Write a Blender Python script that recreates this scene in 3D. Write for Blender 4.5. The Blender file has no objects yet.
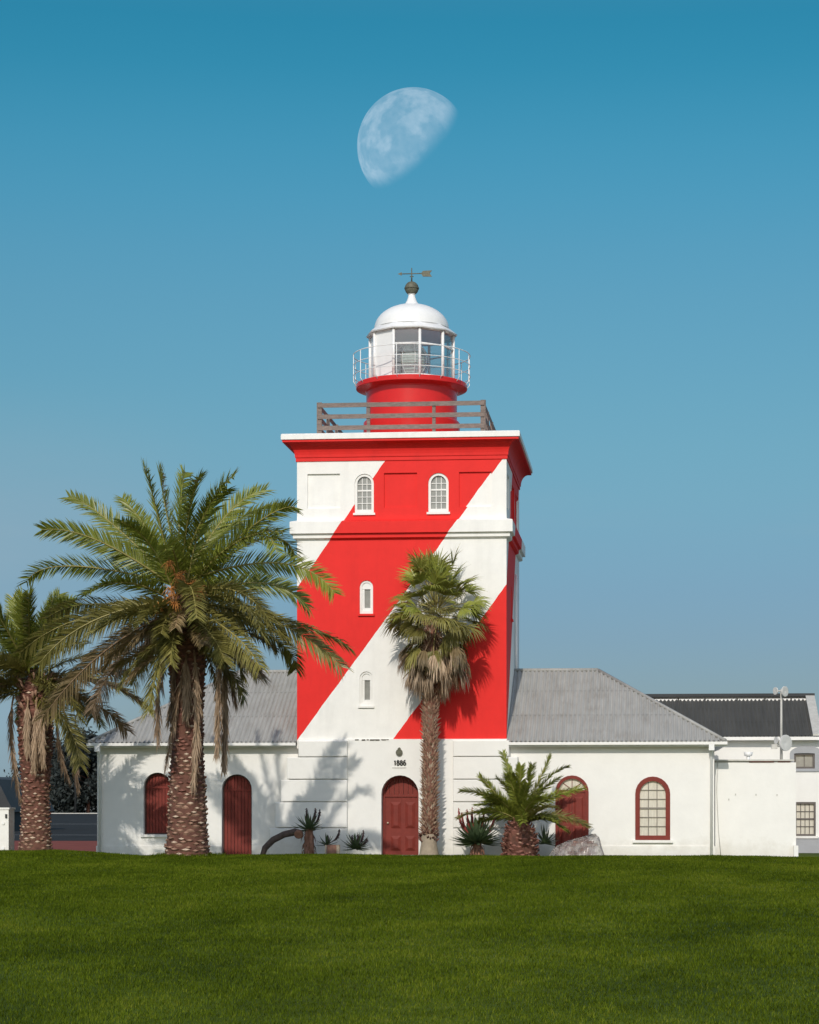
import bpy, bmesh, math, random
import numpy as np
from mathutils import Vector, Matrix, geometry

R = math.radians
C = bpy.context.scene.collection
scene = bpy.context.scene

# ------------------------------------------------------------------ camera model
FPX, YAW, PPX, PPY = 2100.0, R(5.0), 461.3, 800.0
CAM = Vector((0.0, -70.0, 1.87))
_s, _c = math.sin(YAW), math.cos(YAW)

def P(px, py, Y):
    """point on the vertical plane y = Y seen at photo position (px, py)"""
    t = (px - PPX) / FPX
    dx = (t * _c - _s) / (_c + t * _s)
    d = Y - CAM.y
    fw = d * (-dx * _s + _c)
    return Vector((dx * d, Y, CAM.z + (PPY - py) / FPX * fw))

def X(px, Y=0.0): return P(px, 800, Y).x
def Z(py, px=400, Y=0.0): return P(px, py, Y).z

# ------------------------------------------------------------------ materials
def nt(m):
    m.use_nodes = True
    return m.node_tree.nodes, m.node_tree.links

def principled(m):
    return m.node_tree.nodes['Principled BSDF']

def add_var(m, base, var=0.12, scale=3.0, scale2=None, bump=0.0, bscale=40.0, stretch=(1, 1, 1), dirt=None, dirt_amt=0.0, dirt_scale=1.0, obj_rand=0.0):
    N, L = nt(m)
    b = principled(m)
    tc = N.new('ShaderNodeTexCoord'); mp = N.new('ShaderNodeMapping'); mp.inputs['Scale'].default_value = stretch
    L.new(tc.outputs['Object'], mp.inputs[0])
    no = N.new('ShaderNodeTexNoise'); no.inputs['Scale'].default_value = scale; no.inputs['Detail'].default_value = 6; no.inputs['Roughness'].default_value = .65
    L.new(mp.outputs[0], no.inputs[0])
    mr = N.new('ShaderNodeMapRange'); mr.inputs[1].default_value = .3; mr.inputs[2].default_value = .7
    mr.inputs[3].default_value = 1 - var; mr.inputs[4].default_value = 1 + var
    L.new(no.outputs['Fac'], mr.inputs[0])
    src = mr.outputs[0]
    if obj_rand:
        oi = N.new('ShaderNodeObjectInfo'); m2 = N.new('ShaderNodeMapRange')
        m2.inputs[3].default_value = 1 - obj_rand; m2.inputs[4].default_value = 1 + obj_rand
        L.new(oi.outputs['Random'], m2.inputs[0])
        mu = N.new('ShaderNodeMath'); mu.operation = 'MULTIPLY'
        L.new(src, mu.inputs[0]); L.new(m2.outputs[0], mu.inputs[1]); src = mu.outputs[0]
    mx = N.new('ShaderNodeVectorMath'); mx.operation = 'SCALE'
    if isinstance(base, tuple):
        mx.inputs[0].default_value = base[:3]
    else:
        L.new(base, mx.inputs[0])
    L.new(src, mx.inputs['Scale'])
    out = mx.outputs[0]
    if dirt is not None:
        n2 = N.new('ShaderNodeTexNoise'); n2.inputs['Scale'].default_value = dirt_scale; n2.inputs['Detail'].default_value = 8; n2.inputs['Roughness'].default_value = .7
        mp2 = N.new('ShaderNodeMapping'); mp2.inputs['Scale'].default_value = (1, 1, .3); mp2.inputs['Location'].default_value = (3.1, 1.7, .4)
        L.new(tc.outputs['Object'], mp2.inputs[0]); L.new(mp2.outputs[0], n2.inputs[0])
        r2 = N.new('ShaderNodeMapRange'); r2.inputs[1].default_value = .5; r2.inputs[2].default_value = .75; r2.inputs[4].default_value = dirt_amt
        L.new(n2.outputs['Fac'], r2.inputs[0])
        mix = N.new('ShaderNodeMix'); mix.data_type = 'RGBA'
        L.new(r2.outputs[0], mix.inputs[0]); L.new(out, mix.inputs[6]); mix.inputs[7].default_value = (*dirt, 1)
        out = mix.outputs[2]
    L.new(out, b.inputs['Base Color'])
    if bump:
        n3 = N.new('ShaderNodeTexNoise'); n3.inputs['Scale'].default_value = bscale; n3.inputs['Detail'].default_value = 5
        L.new(tc.outputs['Object'], n3.inputs[0])
        bp = N.new('ShaderNodeBump'); bp.inputs['Strength'].default_value = bump; bp.inputs['Distance'].default_value = .02
        L.new(n3.outputs['Fac'], bp.inputs['Height']); L.new(bp.outputs[0], b.inputs['Normal'])
    return m

def mat(name, col, rough=.7, metal=0.0, trans=0.0, spec=None, **kw):
    m = bpy.data.materials.new(name)
    N, L = nt(m)
    b = principled(m)
    b.inputs['Base Color'].default_value = (*col, 1)
    b.inputs['Roughness'].default_value = rough
    b.inputs['Metallic'].default_value = metal
    if spec is not None: b.inputs['Specular IOR Level'].default_value = spec
    if kw: add_var(m, col, **kw)
    if trans:
        tr = N.new('ShaderNodeBsdfTranslucent'); mix = N.new('ShaderNodeMixShader'); mix.inputs[0].default_value = trans
        src = b.inputs['Base Color']
        if src.is_linked: L.new(src.links[0].from_socket, tr.inputs[0])
        else: tr.inputs[0].default_value = (*col, 1)
        out = N['Material Output']
        L.new(b.outputs[0], mix.inputs[1]); L.new(tr.outputs[0], mix.inputs[2]); L.new(mix.outputs[0], out.inputs[0])
    return m

WHITE = (.80, .79, .755)
RED = (.72, .026, .022)
M = {}
M['white'] = mat('white_plaster', WHITE, .75, var=.035, scale=1.3, bump=.18, bscale=9, dirt=(.55, .53, .47), dirt_amt=.14, dirt_scale=.9)
def splash(m):
    N, L = nt(m); b = principled(m); src = b.inputs['Base Color'].links[0].from_socket
    g = N.new('ShaderNodeNewGeometry'); sp = N.new('ShaderNodeSeparateXYZ'); L.new(g.outputs['Position'], sp.inputs[0])
    no = N.new('ShaderNodeTexNoise'); no.inputs['Scale'].default_value = 2.6; no.inputs['Detail'].default_value = 7; no.inputs['Roughness'].default_value = .7; L.new(g.outputs['Position'], no.inputs[0])
    h = N.new('ShaderNodeMath'); h.operation = 'MULTIPLY_ADD'; h.inputs[1].default_value = -1.6; h.inputs[2].default_value = .95; L.new(no.outputs['Fac'], h.inputs[0])
    a = N.new('ShaderNodeMath'); a.operation = 'ADD'; L.new(h.outputs[0], a.inputs[0]); L.new(sp.outputs['Z'], a.inputs[1])
    r = N.new('ShaderNodeMapRange'); r.inputs[1].default_value = .15; r.inputs[2].default_value = .75; r.inputs[3].default_value = .30; r.inputs[4].default_value = 0.0; L.new(a.outputs[0], r.inputs[0])
    mx = N.new('ShaderNodeMix'); mx.data_type = 'RGBA'; L.new(r.outputs[0], mx.inputs[0]); L.new(src, mx.inputs[6]); mx.inputs[7].default_value = (.42, .37, .28, 1)
    L.new(mx.outputs[2], b.inputs['Base Color'])
splash(M['white'])
M['white_trim'] = mat('white_trim_paint', (.80, .79, .76), .5, var=.04, scale=4, dirt=(.5, .46, .38), dirt_amt=.25, dirt_scale=2.5)
M['white_metal'] = mat('white_metal_paint', (.82, .82, .81), .35, var=.03, scale=5, dirt=(.6, .58, .52), dirt_amt=.2, dirt_scale=3)
M['red'] = mat('red_paint', RED, .6, spec=.2, var=.07, scale=2.0, bump=.1, bscale=12, dirt=(.42, .02, .02), dirt_amt=.45, dirt_scale=1.2)
M['dish'] = mat('dull_white_dish', (.60, .60, .58), .6, var=.08, scale=6)
M['red_metal'] = mat('red_gloss_paint', (.62, .016, .014), .24, spec=.32, var=.05, scale=2.5, dirt=(.4, .03, .02), dirt_amt=.3, dirt_scale=2)
M['maroon'] = mat('maroon_paint', (.190, .032, .023), .6, spec=.25, var=.14, scale=5, bump=.08, bscale=30)
M['maroon_dark'] = mat('dark_maroon_boards', (.065, .026, .021), .6, var=.25, scale=6)
M['grey_wood'] = mat('weathered_wood', (.20, .155, .135), .85, var=.3, scale=6, stretch=(1, 1, 4), bump=.3, bscale=25)
M['glass_dark'] = mat('window_glass', (.20, .21, .19), .08, var=.15, scale=4)
M['glass_curtain'] = mat('curtained_glass', (.60, .57, .49), .12, var=.12, scale=7, stretch=(3, 3, .6))
M['glass_grey'] = mat('grey_glass', (.27, .27, .25), .10, var=.15, scale=5)
M['muntin'] = mat('grey_glazing_bar', (.20, .18, .15), .5, var=.1, scale=5)
M['dark_metal'] = mat('aged_copper', (.12, .12, .085), .6, .2, var=.3, scale=9)
M['roof_grey'] = mat('corrugated_iron', (.335, .335, .32), .62, .0, var=.14, scale=2.2, stretch=(3.2, .35, .35), dirt=(.21, .19, .165), dirt_amt=.6, dirt_scale=1.6)
M['roof_dark'] = mat('dark_corrugated_iron', (.066, .065, .058), .65, var=.2, scale=1.0, stretch=(3, .4, .4), dirt=(.09, .085, .075), dirt_amt=.5, dirt_scale=1.2)
M['grey_plaster'] = mat('grey_plaster', (.36, .37, .39), .8, var=.07, scale=2, bump=.15, bscale=12)
M['rust'] = mat('rusty_fascia', (.14, .055, .04), .85, var=.35, scale=7)
M['lead'] = mat('dull_pipe', (.50, .49, .45), .6, .0, var=.15, scale=6)
M['dark_frame'] = mat('dark_window_frame', (.11, .095, .085), .6, var=.15, scale=6)
M['black'] = mat('black_paint', (.025, .025, .022), .5, var=.1, scale=8)
M['asphalt'] = mat('asphalt', (.030, .031, .032), .95, spec=.1, var=.2, scale=.6, bump=.2, bscale=30)
M['paving'] = mat('red_brick_paving', (.21, .062, .048), .95, spec=.1, var=.2, scale=1.2)
M['earth'] = mat('gravel_ground', (.13, .12, .095), .95, var=.2, scale=.5)
M['line'] = mat('road_paint', (.75, .75, .72), .7, var=.12, scale=2)
# plants
M['leaf'] = mat('palm_leaf_green', (.215, .245, .038), .42, trans=.25, var=.22, scale=1.2, obj_rand=.22)
M['leaf_olive'] = mat('palm_leaf_olive', (.215, .195, .052), .42, trans=.25, var=.25, scale=1.5, obj_rand=.22)
M['leaf_brown'] = mat('palm_leaf_browning', (.24, .175, .085), .55, trans=.2, var=.3, scale=1.5, obj_rand=.25)
M['leaf_dry'] = mat('palm_leaf_dry', (.31, .22, .145), .7, trans=.12, var=.25, scale=2, obj_rand=.25)
M['fan_green'] = mat('fan_leaf_green', (.25, .275, .050), .42, trans=.25, var=.22, scale=1.2, obj_rand=.3)
M['skirt'] = mat('palm_skirt_dry', (.46, .345, .235), .7, trans=.18, var=.3, scale=2, obj_rand=.25)
M['rachis'] = mat('frond_midrib', (.30, .26, .085), .45, var=.15, scale=3, obj_rand=.15)
M['rachis_dry'] = mat('dry_midrib', (.24, .155, .09), .6, var=.2, scale=3, obj_rand=.15)
M['bark'] = mat('palm_bark', (.115, .048, .032), .9, var=.4, scale=5)
M['boot'] = mat('palm_leaf_scar', (.31, .18, .125), .8, var=.35, scale=9)
M['boot_pale'] = mat('palm_cut_end', (.52, .40, .30), .8, var=.3, scale=9)
M['boot_red'] = mat('red_leaf_base', (.21, .085, .062), .8, var=.35, scale=9)
M['fibre'] = mat('orange_fruit_stalk', (.46, .19, .045), .7, var=.3, scale=6)
M['wbark'] = mat('fan_palm_bark', (.17, .075, .05), .9, var=.35, scale=7)
M['wboot'] = mat('fan_palm_boot', (.37, .225, .155), .8, var=.3, scale=9)
M['wbase'] = mat('fan_palm_smooth_base', (.33, .27, .20), .9, var=.2, scale=6, bump=.3, bscale=25)
M['aloe'] = mat('aloe_leaf', (.070, .105, .048), .5, var=.25, scale=6)
M['aloe_flower'] = mat('aloe_flower', (.22, .028, .022), .6, var=.2, scale=8)
M['aloe_dark'] = mat('aloe_spent_flower', (.045, .022, .022), .7, var=.2, scale=8)
M['aloe_dead'] = mat('aloe_dead_leaf', (.26, .13, .085), .8, var=.3, scale=8)
M['pale_wood'] = mat('pale_cut_wood', (.50, .40, .29), .8, var=.2, scale=8)
M['pine'] = mat('dark_foliage', (.020, .028, .026), .7, trans=.1, var=.3, scale=.4)
M['slate'] = mat('dark_slate', (.030, .033, .036), .7, var=.25, scale=.8)
M['moss'] = mat('dark_stain', (.12, .11, .09), .9, var=.3, scale=10)

# ------------------------------------------------------------------ mesh builder
class MB:
    def __init__(s): s.v = []; s.f = []; s.m = []; s.sm = []
    def face(s, pts, mi=0, sm=False):
        b = len(s.v); s.v += [tuple(p) for p in pts]; s.f.append(tuple(range(b, b + len(pts)))); s.m.append(mi); s.sm.append(sm)
    def faces(s, verts, faces, mi=0, sm=False):
        b = len(s.v); s.v += [tuple(p) for p in verts]
        for f in faces: s.f.append(tuple(b + i for i in f)); s.m.append(mi); s.sm.append(sm)
    def box(s, x0, x1, y0, y1, z0, z1, mi=0, bev=0.0):
        if x0 > x1: x0, x1 = x1, x0
        if y0 > y1: y0, y1 = y1, y0
        if z0 > z1: z0, z1 = z1, z0
        v = [(x, y, z) for z in (z0, z1) for y in (y0, y1) for x in (x0, x1)]
        s.faces(v, [(0, 2, 3, 1), (4, 5, 7, 6), (0, 1, 5, 4), (2, 6, 7, 3), (0, 4, 6, 2), (1, 3, 7, 5)], mi)
    def prism(s, poly, y0, y1, mi=0, f=None):
        """poly of (x,z); extruded in y from y0 (front) to y1"""
        f = f or (lambda x, y, z: (x, y, z)); n = len(poly)
        v = [f(x, y0, z) for x, z in poly] + [f(x, y1, z) for x, z in poly]
        fs = [tuple(range(n)), tuple(range(2 * n - 1, n - 1, -1))] + [(i, n + i, n + (i + 1) % n, (i + 1) % n) for i in range(n)]
        s.faces(v, fs, mi)
    def ring(s, outer, inner, y0, y1, mi=0, f=None):
        f = f or (lambda x, y, z: (x, y, z)); n = len(outer)
        v = [f(x, y0, z) for x, z in outer] + [f(x, y0, z) for x, z in inner] + [f(x, y1, z) for x, z in outer] + [f(x, y1, z) for x, z in inner]
        fs = []
        for i in range(n):
            j = (i + 1) % n
            fs += [(i, j, n + j, n + i), (2 * n + i, 2 * n + j, j, i), (n + i, n + j, 3 * n + j, 3 * n + i), (2 * n + j, 2 * n + i, 3 * n + i, 3 * n + j)]
        s.faces(v, fs, mi)
    def tube(s, pts, rad, n=6, mi=0, cap=True, sm=True):
        pts = [Vector(p) for p in pts]
        if not hasattr(rad, '__len__'): rad = [rad] * len(pts)
        vs = []; up = None
        for i, p in enumerate(pts):
            t = (pts[min(i + 1, len(pts) - 1)] - pts[max(i - 1, 0)]).normalized()
            if up is None:
                up = Vector((0, 0, 1)) if abs(t.z) < .9 else Vector((1, 0, 0))
            a = t.cross(up).normalized(); up = a.cross(t).normalized()
            for k in range(n):
                an = 2 * math.pi * k / n
                vs.append(p + (a * math.cos(an) + up * math.sin(an)) * rad[i])
        fs = []
        for i in range(len(pts) - 1):
            for k in range(n):
                k2 = (k + 1) % n
                fs.append((i * n + k, i * n + k2, (i + 1) * n + k2, (i + 1) * n + k))
        s.faces(vs, fs, mi, sm)
        if cap:
            b = len(s.v) - len(vs)
            s.f.append(tuple(b + k for k in range(n - 1, -1, -1))); s.m.append(mi); s.sm.append(False)
            e = b + (len(pts) - 1) * n
            s.f.append(tuple(e + k for k in range(n))); s.m.append(mi); s.sm.append(False)
    def lathe(s, prof, cx, cy, n=40, mi=0, a0=0.0, sm=True):
        vs = []
        for r, z in prof:
            for k in range(n):
                a = a0 + 2 * math.pi * k / n
                vs.append((cx + r * math.cos(a), cy + r * math.sin(a), z))
        fs = [(i * n + k, i * n + (k + 1) % n, (i + 1) * n + (k + 1) % n, (i + 1) * n + k) for i in range(len(prof) - 1) for k in range(n)]
        s.faces(vs, fs, mi, sm)
        b = len(s.v) - len(vs)
        if prof[0][0] > 1e-4: s.f.append(tuple(b + k for k in range(n - 1, -1, -1))); s.m.append(mi); s.sm.append(False)
        if prof[-1][0] > 1e-4: s.f.append(tuple(b + (len(prof) - 1) * n + k for k in range(n))); s.m.append(mi); s.sm.append(False)
    def sq(s, prof, x0, x1, y0, y1, mi=0, capt=True, capb=True):
        """square ring: profile of (offset outwards, z)"""
        vs = []
        for o, z in prof: vs += [(x0 - o, y0 - o, z), (x1 + o, y0 - o, z), (x1 + o, y1 + o, z), (x0 - o, y1 + o, z)]
        fs = [(i * 4 + k, i * 4 + (k + 1) % 4, i * 4 + 4 + (k + 1) % 4, i * 4 + 4 + k) for i in range(len(prof) - 1) for k in range(4)]
        if capb: fs.append((3, 2, 1, 0))
        if capt: e = (len(prof) - 1) * 4; fs.append((e, e + 1, e + 2, e + 3))
        s.faces(vs, fs, mi)
    def wall(s, outer, holes, f, mi=0):
        """sheet with openings. holes: (poly, depth). f(u, depth, z) -> point. Openings get reveals and a back."""
        loops = [[Vector((x, z, 0)) for x, z in outer]] + [[Vector((x, z, 0)) for x, z in h[0]] for h in holes]
        flat = [p for l in loops for p in l]
        tris = geometry.tessellate_polygon(loops)
        s.faces([f(p.x, 0, p.y) for p in flat], [tuple(t) for t in tris], mi)
        for poly, d in holes:
            n = len(poly)
            v = [f(x, 0, z) for x, z in poly] + [f(x, d, z) for x, z in poly]
            s.faces(v, [(i, (i + 1) % n, n + (i + 1) % n, n + i) for i in range(n)] + [tuple(range(n, 2 * n))], mi)
    def build(s, name, mats, parent=None, recalc=False, sharp=None):
        me = bpy.data.meshes.new(name)
        off = Vector((0, 0, 0))
        if parent is not None:
            p = parent
            while p is not None: off += Vector(p.location); p = p.parent
        v = np.array(s.v, dtype=np.float32) - np.array(off, dtype=np.float32)
        me.from_pydata(v.tolist(), [], s.f)
        if not isinstance(mats, (list, tuple)): mats = [mats]
        for m in mats: me.materials.append(m)
        me.polygons.foreach_set('material_index', s.m)
        me.polygons.foreach_set('use_smooth', s.sm)
        me.update()
        if recalc:
            bm = bmesh.new(); bm.from_mesh(me)
            bmesh.ops.remove_doubles(bm, verts=bm.verts, dist=1e-5)
            bmesh.ops.recalc_face_normals(bm, faces=bm.faces); bm.to_mesh(me); bm.free()
        if sharp: me.set_sharp_from_angle(angle=R(sharp))
        o = bpy.data.objects.new(name, me); C.objects.link(o)
        if parent is not None: o.parent = parent
        return o

def tag(o, label=None, cat=None, group=None, kind=None):
    if label: o['label'] = label
    if cat: o['category'] = cat
    if group: o['group'] = group
    if kind: o['kind'] = kind
    return o

def thing(name, label, cat, loc=(0, 0, 0), group=None):
    o = bpy.data.objects.new(name, None); C.objects.link(o); o.location = loc; o.empty_display_size = .3
    return tag(o, label, cat, group)

def arch(x0, x1, z0, z1, rise=None, n=12):
    """rectangle with a round head; z1 is the crown"""
    r = (x1 - x0) / 2; rise = r if rise is None else rise; cx = (x0 + x1) / 2; zs = z1 - rise
    return [(x0, z0), (x1, z0)] + [(cx + r * math.cos(math.pi * k / n), zs + rise * math.sin(math.pi * k / n)) for k in range(n + 1)]

def rect(x0, x1, z0, z1): return [(x0, z0), (x1, z0), (x1, z1), (x0, z1)]

# ================================================================== SKY, SUN, CAMERA
SUN_DIR = Vector((0.075, 1.0, -0.67)).normalized()      # direction the light travels
SUN_EL = math.asin(-SUN_DIR.z)
SUN_AZ = math.atan2(-SUN_DIR.x, -SUN_DIR.y)

w = bpy.data.worlds.new('World'); scene.world = w; w.use_nodes = True
N, L = w.node_tree.nodes, w.node_tree.links
sky = N.new('ShaderNodeTexSky'); sky.sky_type = 'NISHITA'; sky.sun_disc = False
sky.sun_elevation = SUN_EL; sky.sun_rotation = SUN_AZ; sky.altitude = 0; sky.air_density = 1.0; sky.dust_density = .6; sky.ozone_density = 2.0
tc = N.new('ShaderNodeTexCoord'); sp = N.new('ShaderNodeSeparateXYZ'); L.new(tc.outputs['Generated'], sp.inputs[0])
ramp = N.new('ShaderNodeValToRGB')
L.new(sp.outputs['Z'], ramp.inputs[0])
cr = ramp.color_ramp; cr.interpolation = 'LINEAR'
SKY_STOPS = [(0.0, (.245, .295, .385)), (.076, (.265, .339, .427)), (.164, (.323, .507, .501)), (.231, (.305, .585, .569)), (.296, (.205, .635, .625)), (.348, (.112, .600, .600)), (.50, (1.05, 1.0, .88)), (1.0, (1.25, 1.1, .94))]
def pchip(pts, x):
    n = len(pts); h = [pts[i + 1][0] - pts[i][0] for i in range(n - 1)]; out = []
    i = max(j for j in range(n - 1) if pts[j][0] <= x + 1e-9)
    for ch in range(3):
        dl = [(pts[j + 1][1][ch] - pts[j][1][ch]) / h[j] for j in range(n - 1)]
        def sl(j):
            if j == 0: return dl[0]
            if j == n - 1: return dl[-1]
            return 0.0 if dl[j - 1] * dl[j] <= 0 else 2 * dl[j - 1] * dl[j] / (dl[j - 1] + dl[j])
        t = (x - pts[i][0]) / h[i]; a, b = pts[i][1][ch], pts[i + 1][1][ch]
        out.append(a * (1 + 2 * t) * (1 - t) ** 2 + sl(i) * h[i] * t * (1 - t) ** 2 + b * t * t * (3 - 2 * t) + sl(i + 1) * h[i] * t * t * (t - 1))
    return tuple(max(0.0, v) for v in out)
_raw = SKY_STOPS
SKY_STOPS = [(z_, pchip(_raw, z_)) for z_ in [0, .03, .055, .076, .098, .12, .142, .164, .186, .208, .231, .253, .275, .296, .313, .330, .348, .37, .40, .45, .5, .7, 1.0]]
cr.elements[0].position = 0; cr.elements[0].color = (*SKY_STOPS[0][1], 1)
cr.elements[1].position = 1; cr.elements[1].color = (*SKY_STOPS[-1][1], 1)
for p_, c_ in SKY_STOPS[1:-1]:
    e = cr.elements.new(p_); e.color = (*c_, 1)
mul = N.new('ShaderNodeVectorMath'); mul.operation = 'MULTIPLY'
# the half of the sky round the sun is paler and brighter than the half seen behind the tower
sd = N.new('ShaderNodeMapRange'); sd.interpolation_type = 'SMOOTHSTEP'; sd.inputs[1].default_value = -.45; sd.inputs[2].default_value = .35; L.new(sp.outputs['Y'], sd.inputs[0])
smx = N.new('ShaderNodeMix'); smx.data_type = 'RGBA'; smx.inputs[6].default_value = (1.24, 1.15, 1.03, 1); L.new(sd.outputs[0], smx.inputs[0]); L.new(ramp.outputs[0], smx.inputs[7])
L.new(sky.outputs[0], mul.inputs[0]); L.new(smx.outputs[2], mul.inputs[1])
# thin wisps of high cloud low in the sky
mpw = N.new('ShaderNodeMapping'); mpw.inputs['Scale'].default_value = (2.2, 2.2, 11); L.new(tc.outputs['Generated'], mpw.inputs[0])
cn = N.new('ShaderNodeTexNoise'); cn.inputs['Scale'].default_value = 2.3; cn.inputs['Detail'].default_value = 6; cn.inputs['Roughness'].default_value = .55
L.new(mpw.outputs[0], cn.inputs[0])
cm = N.new('ShaderNodeMapRange'); cm.inputs[1].default_value = .55; cm.inputs[2].default_value = .85; cm.inputs[4].default_value = .25
L.new(cn.outputs['Fac'], cm.inputs[0])
mixc = N.new('ShaderNodeMix'); mixc.data_type = 'RGBA'; mixc.inputs[7].default_value = (1.9, 2.9, 3.6, 1)
wz = N.new('ShaderNodeMapRange'); wz.interpolation_type = 'SMOOTHSTEP'; wz.inputs[1].default_value = .12; wz.inputs[2].default_value = .20; wz.inputs[3].default_value = 1.0; wz.inputs[4].default_value = 0.0; L.new(sp.outputs['Z'], wz.inputs[0])
wm = N.new('ShaderNodeMath'); wm.operation = 'MULTIPLY'; L.new(cm.outputs[0], wm.inputs[0]); L.new(wz.outputs[0], wm.inputs[1])
bx_ = N.new('ShaderNodeMapRange'); bx_.interpolation_type = 'SMOOTHSTEP'; bx_.inputs[1].default_value = -.15; bx_.inputs[2].default_value = -.33; bx_.inputs[3].default_value = 0.0; bx_.inputs[4].default_value = 1.0; L.new(sp.outputs['X'], bx_.inputs[0])
bn = N.new('ShaderNodeMapRange'); bn.inputs[1].default_value = .25; bn.inputs[2].default_value = .7; bn.inputs[3].default_value = .35; bn.inputs[4].default_value = .95; L.new(cn.outputs['Fac'], bn.inputs[0])
b1 = N.new('ShaderNodeMath'); b1.operation = 'MULTIPLY'; L.new(bx_.outputs[0], b1.inputs[0]); L.new(bn.outputs[0], b1.inputs[1])
b2 = N.new('ShaderNodeMath'); b2.operation = 'MULTIPLY'; L.new(b1.outputs[0], b2.inputs[0]); L.new(wz.outputs[0], b2.inputs[1])
b3 = N.new('ShaderNodeMath'); b3.operation = 'MAXIMUM'; L.new(b2.outputs[0], b3.inputs[0]); L.new(wm.outputs[0], b3.inputs[1])
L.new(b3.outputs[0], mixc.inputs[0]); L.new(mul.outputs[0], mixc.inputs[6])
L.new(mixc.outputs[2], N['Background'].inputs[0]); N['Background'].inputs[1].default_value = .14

sl = bpy.data.lights.new('sun', 'SUN'); sl.energy = 2.68; sl.angle = R(.55); sl.color = (1.0, .93, .83)
so = bpy.data.objects.new('sun', sl); C.objects.link(so)
so.rotation_euler = SUN_DIR.to_track_quat('-Z', 'Y').to_euler()

cd = bpy.data.cameras.new('camera'); cam = bpy.data.objects.new('camera', cd); C.objects.link(cam)
cam.location = CAM; cam.rotation_euler = (R(90), 0, YAW)
cd.sensor_width = 36; cd.sensor_fit = 'AUTO'; cd.lens = FPX / 1024 * 36
cd.shift_x = (409.5 - PPX) / 1024; cd.shift_y = (PPY - 512) / 1024
cd.clip_start = .5; cd.clip_end = 30000
scene.camera = cam
vs = scene.view_settings
vs.view_transform = 'Standard'; vs.look = 'None'; vs.exposure = 0.0; vs.gamma = 1.0; vs.use_curve_mapping = False
scene.cycles.max_bounces = 8; scene.cycles.transparent_max_bounces = 16

# ---- moon: a far sphere, its lit phase painted as emission added over the sky
MD = 9000.0
mc = P(413.8, 147, MD - 70); mr_ = 57.0 / FPX * MD
bm = bmesh.new(); bmesh.ops.create_uvsphere(bm, u_segments=96, v_segments=64, radius=mr_)
me = bpy.data.meshes.new('moon'); bm.to_mesh(me); bm.free()
for p in me.polygons: p.use_smooth = True
moon = bpy.data.objects.new('moon', me); C.objects.link(moon); moon.location = mc
tag(moon, 'pale half moon in the blue sky above the lighthouse', 'moon')
mm = bpy.data.materials.new('moon_glow'); mm.use_nodes = True
N, L = mm.node_tree.nodes, mm.node_tree.links
N.remove(N['Principled BSDF'])
view = (CAM - mc).normalized(); rgt = Vector((_c, _s, 0)); upv = Vector((0, 0, 1))
u_ = (-.65 * rgt + .76 * upv); u_ -= view * u_.dot(view); u_.normalize()
ldir = (u_ + .30 * view).normalized()
tcm = N.new('ShaderNodeTexCoord'); dt = N.new('ShaderNodeVectorMath'); dt.operation = 'DOT_PRODUCT'
nrm = N.new('ShaderNodeVectorMath'); nrm.operation = 'NORMALIZE'
L.new(tcm.outputs['Object'], nrm.inputs[0]); L.new(nrm.outputs[0], dt.inputs[0]); dt.inputs[1].default_value = ldir
ss = N.new('ShaderNodeMapRange'); ss.interpolation_type = 'SMOOTHSTEP'; ss.inputs[1].default_value = -.05; ss.inputs[2].default_value = .34
L.new(dt.outputs['Value'], ss.inputs[0])
dv = N.new('ShaderNodeVectorMath'); dv.operation = 'DOT_PRODUCT'; dv.inputs[1].default_value = view
L.new(nrm.outputs[0], dv.inputs[0])
front = N.new('ShaderNodeMath'); front.operation = 'GREATER_THAN'; front.inputs[1].default_value = 0.0   # only the near hemisphere is a disc of light
nz = N.new('ShaderNodeTexNoise'); nz.inputs['Scale'].default_value = 1.9; nz.inputs['Detail'].default_value = 7; nz.inputs['Roughness'].default_value = .55
L.new(nrm.outputs[0], nz.inputs[0])
nr = N.new('ShaderNodeMapRange'); nr.interpolation_type = 'SMOOTHSTEP'; nr.inputs[1].default_value = .42; nr.inputs[2].default_value = .58; nr.inputs[3].default_value = .58; nr.inputs[4].default_value = 1.0
L.new(nz.outputs['Fac'], nr.inputs[0])
nz2 = N.new('ShaderNodeTexNoise'); nz2.inputs['Scale'].default_value = 9; nz2.inputs['Detail'].default_value = 5; L.new(nrm.outputs[0], nz2.inputs[0])
nr2 = N.new('ShaderNodeMapRange'); nr2.inputs[1].default_value = .3; nr2.inputs[2].default_value = .7; nr2.inputs[3].default_value = .85; nr2.inputs[4].default_value = 1.15
L.new(nz2.outputs['Fac'], nr2.inputs[0])
m1 = N.new('ShaderNodeMath'); m1.operation = 'MULTIPLY'; L.new(ss.outputs[0], m1.inputs[0]); L.new(nr.outputs[0], m1.inputs[1])
m2 = N.new('ShaderNodeMath'); m2.operation = 'MULTIPLY'; L.new(m1.outputs[0], m2.inputs[0]); L.new(nr2.outputs[0], m2.inputs[1])
ge = N.new('ShaderNodeNewGeometry'); bf = N.new('ShaderNodeMath'); bf.operation = 'SUBTRACT'; bf.inputs[0].default_value = 1.0
L.new(ge.outputs['Backfacing'], bf.inputs[1])
m3 = N.new('ShaderNodeMath'); m3.operation = 'MULTIPLY'; L.new(m2.outputs[0], m3.inputs[0]); L.new(bf.outputs[0], m3.inputs[1])
em = N.new('ShaderNodeEmission'); em.inputs[0].default_value = (.95, .80, .72, 1)
m4 = N.new('ShaderNodeMath'); m4.operation = 'MULTIPLY'; m4.inputs[1].default_value = .255; L.new(m3.outputs[0], m4.inputs[0]); L.new(m4.outputs[0], em.inputs[1])
N.remove(front); N.remove(dv)
trn = N.new('ShaderNodeBsdfTransparent'); ad = N.new('ShaderNodeAddShader')
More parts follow.
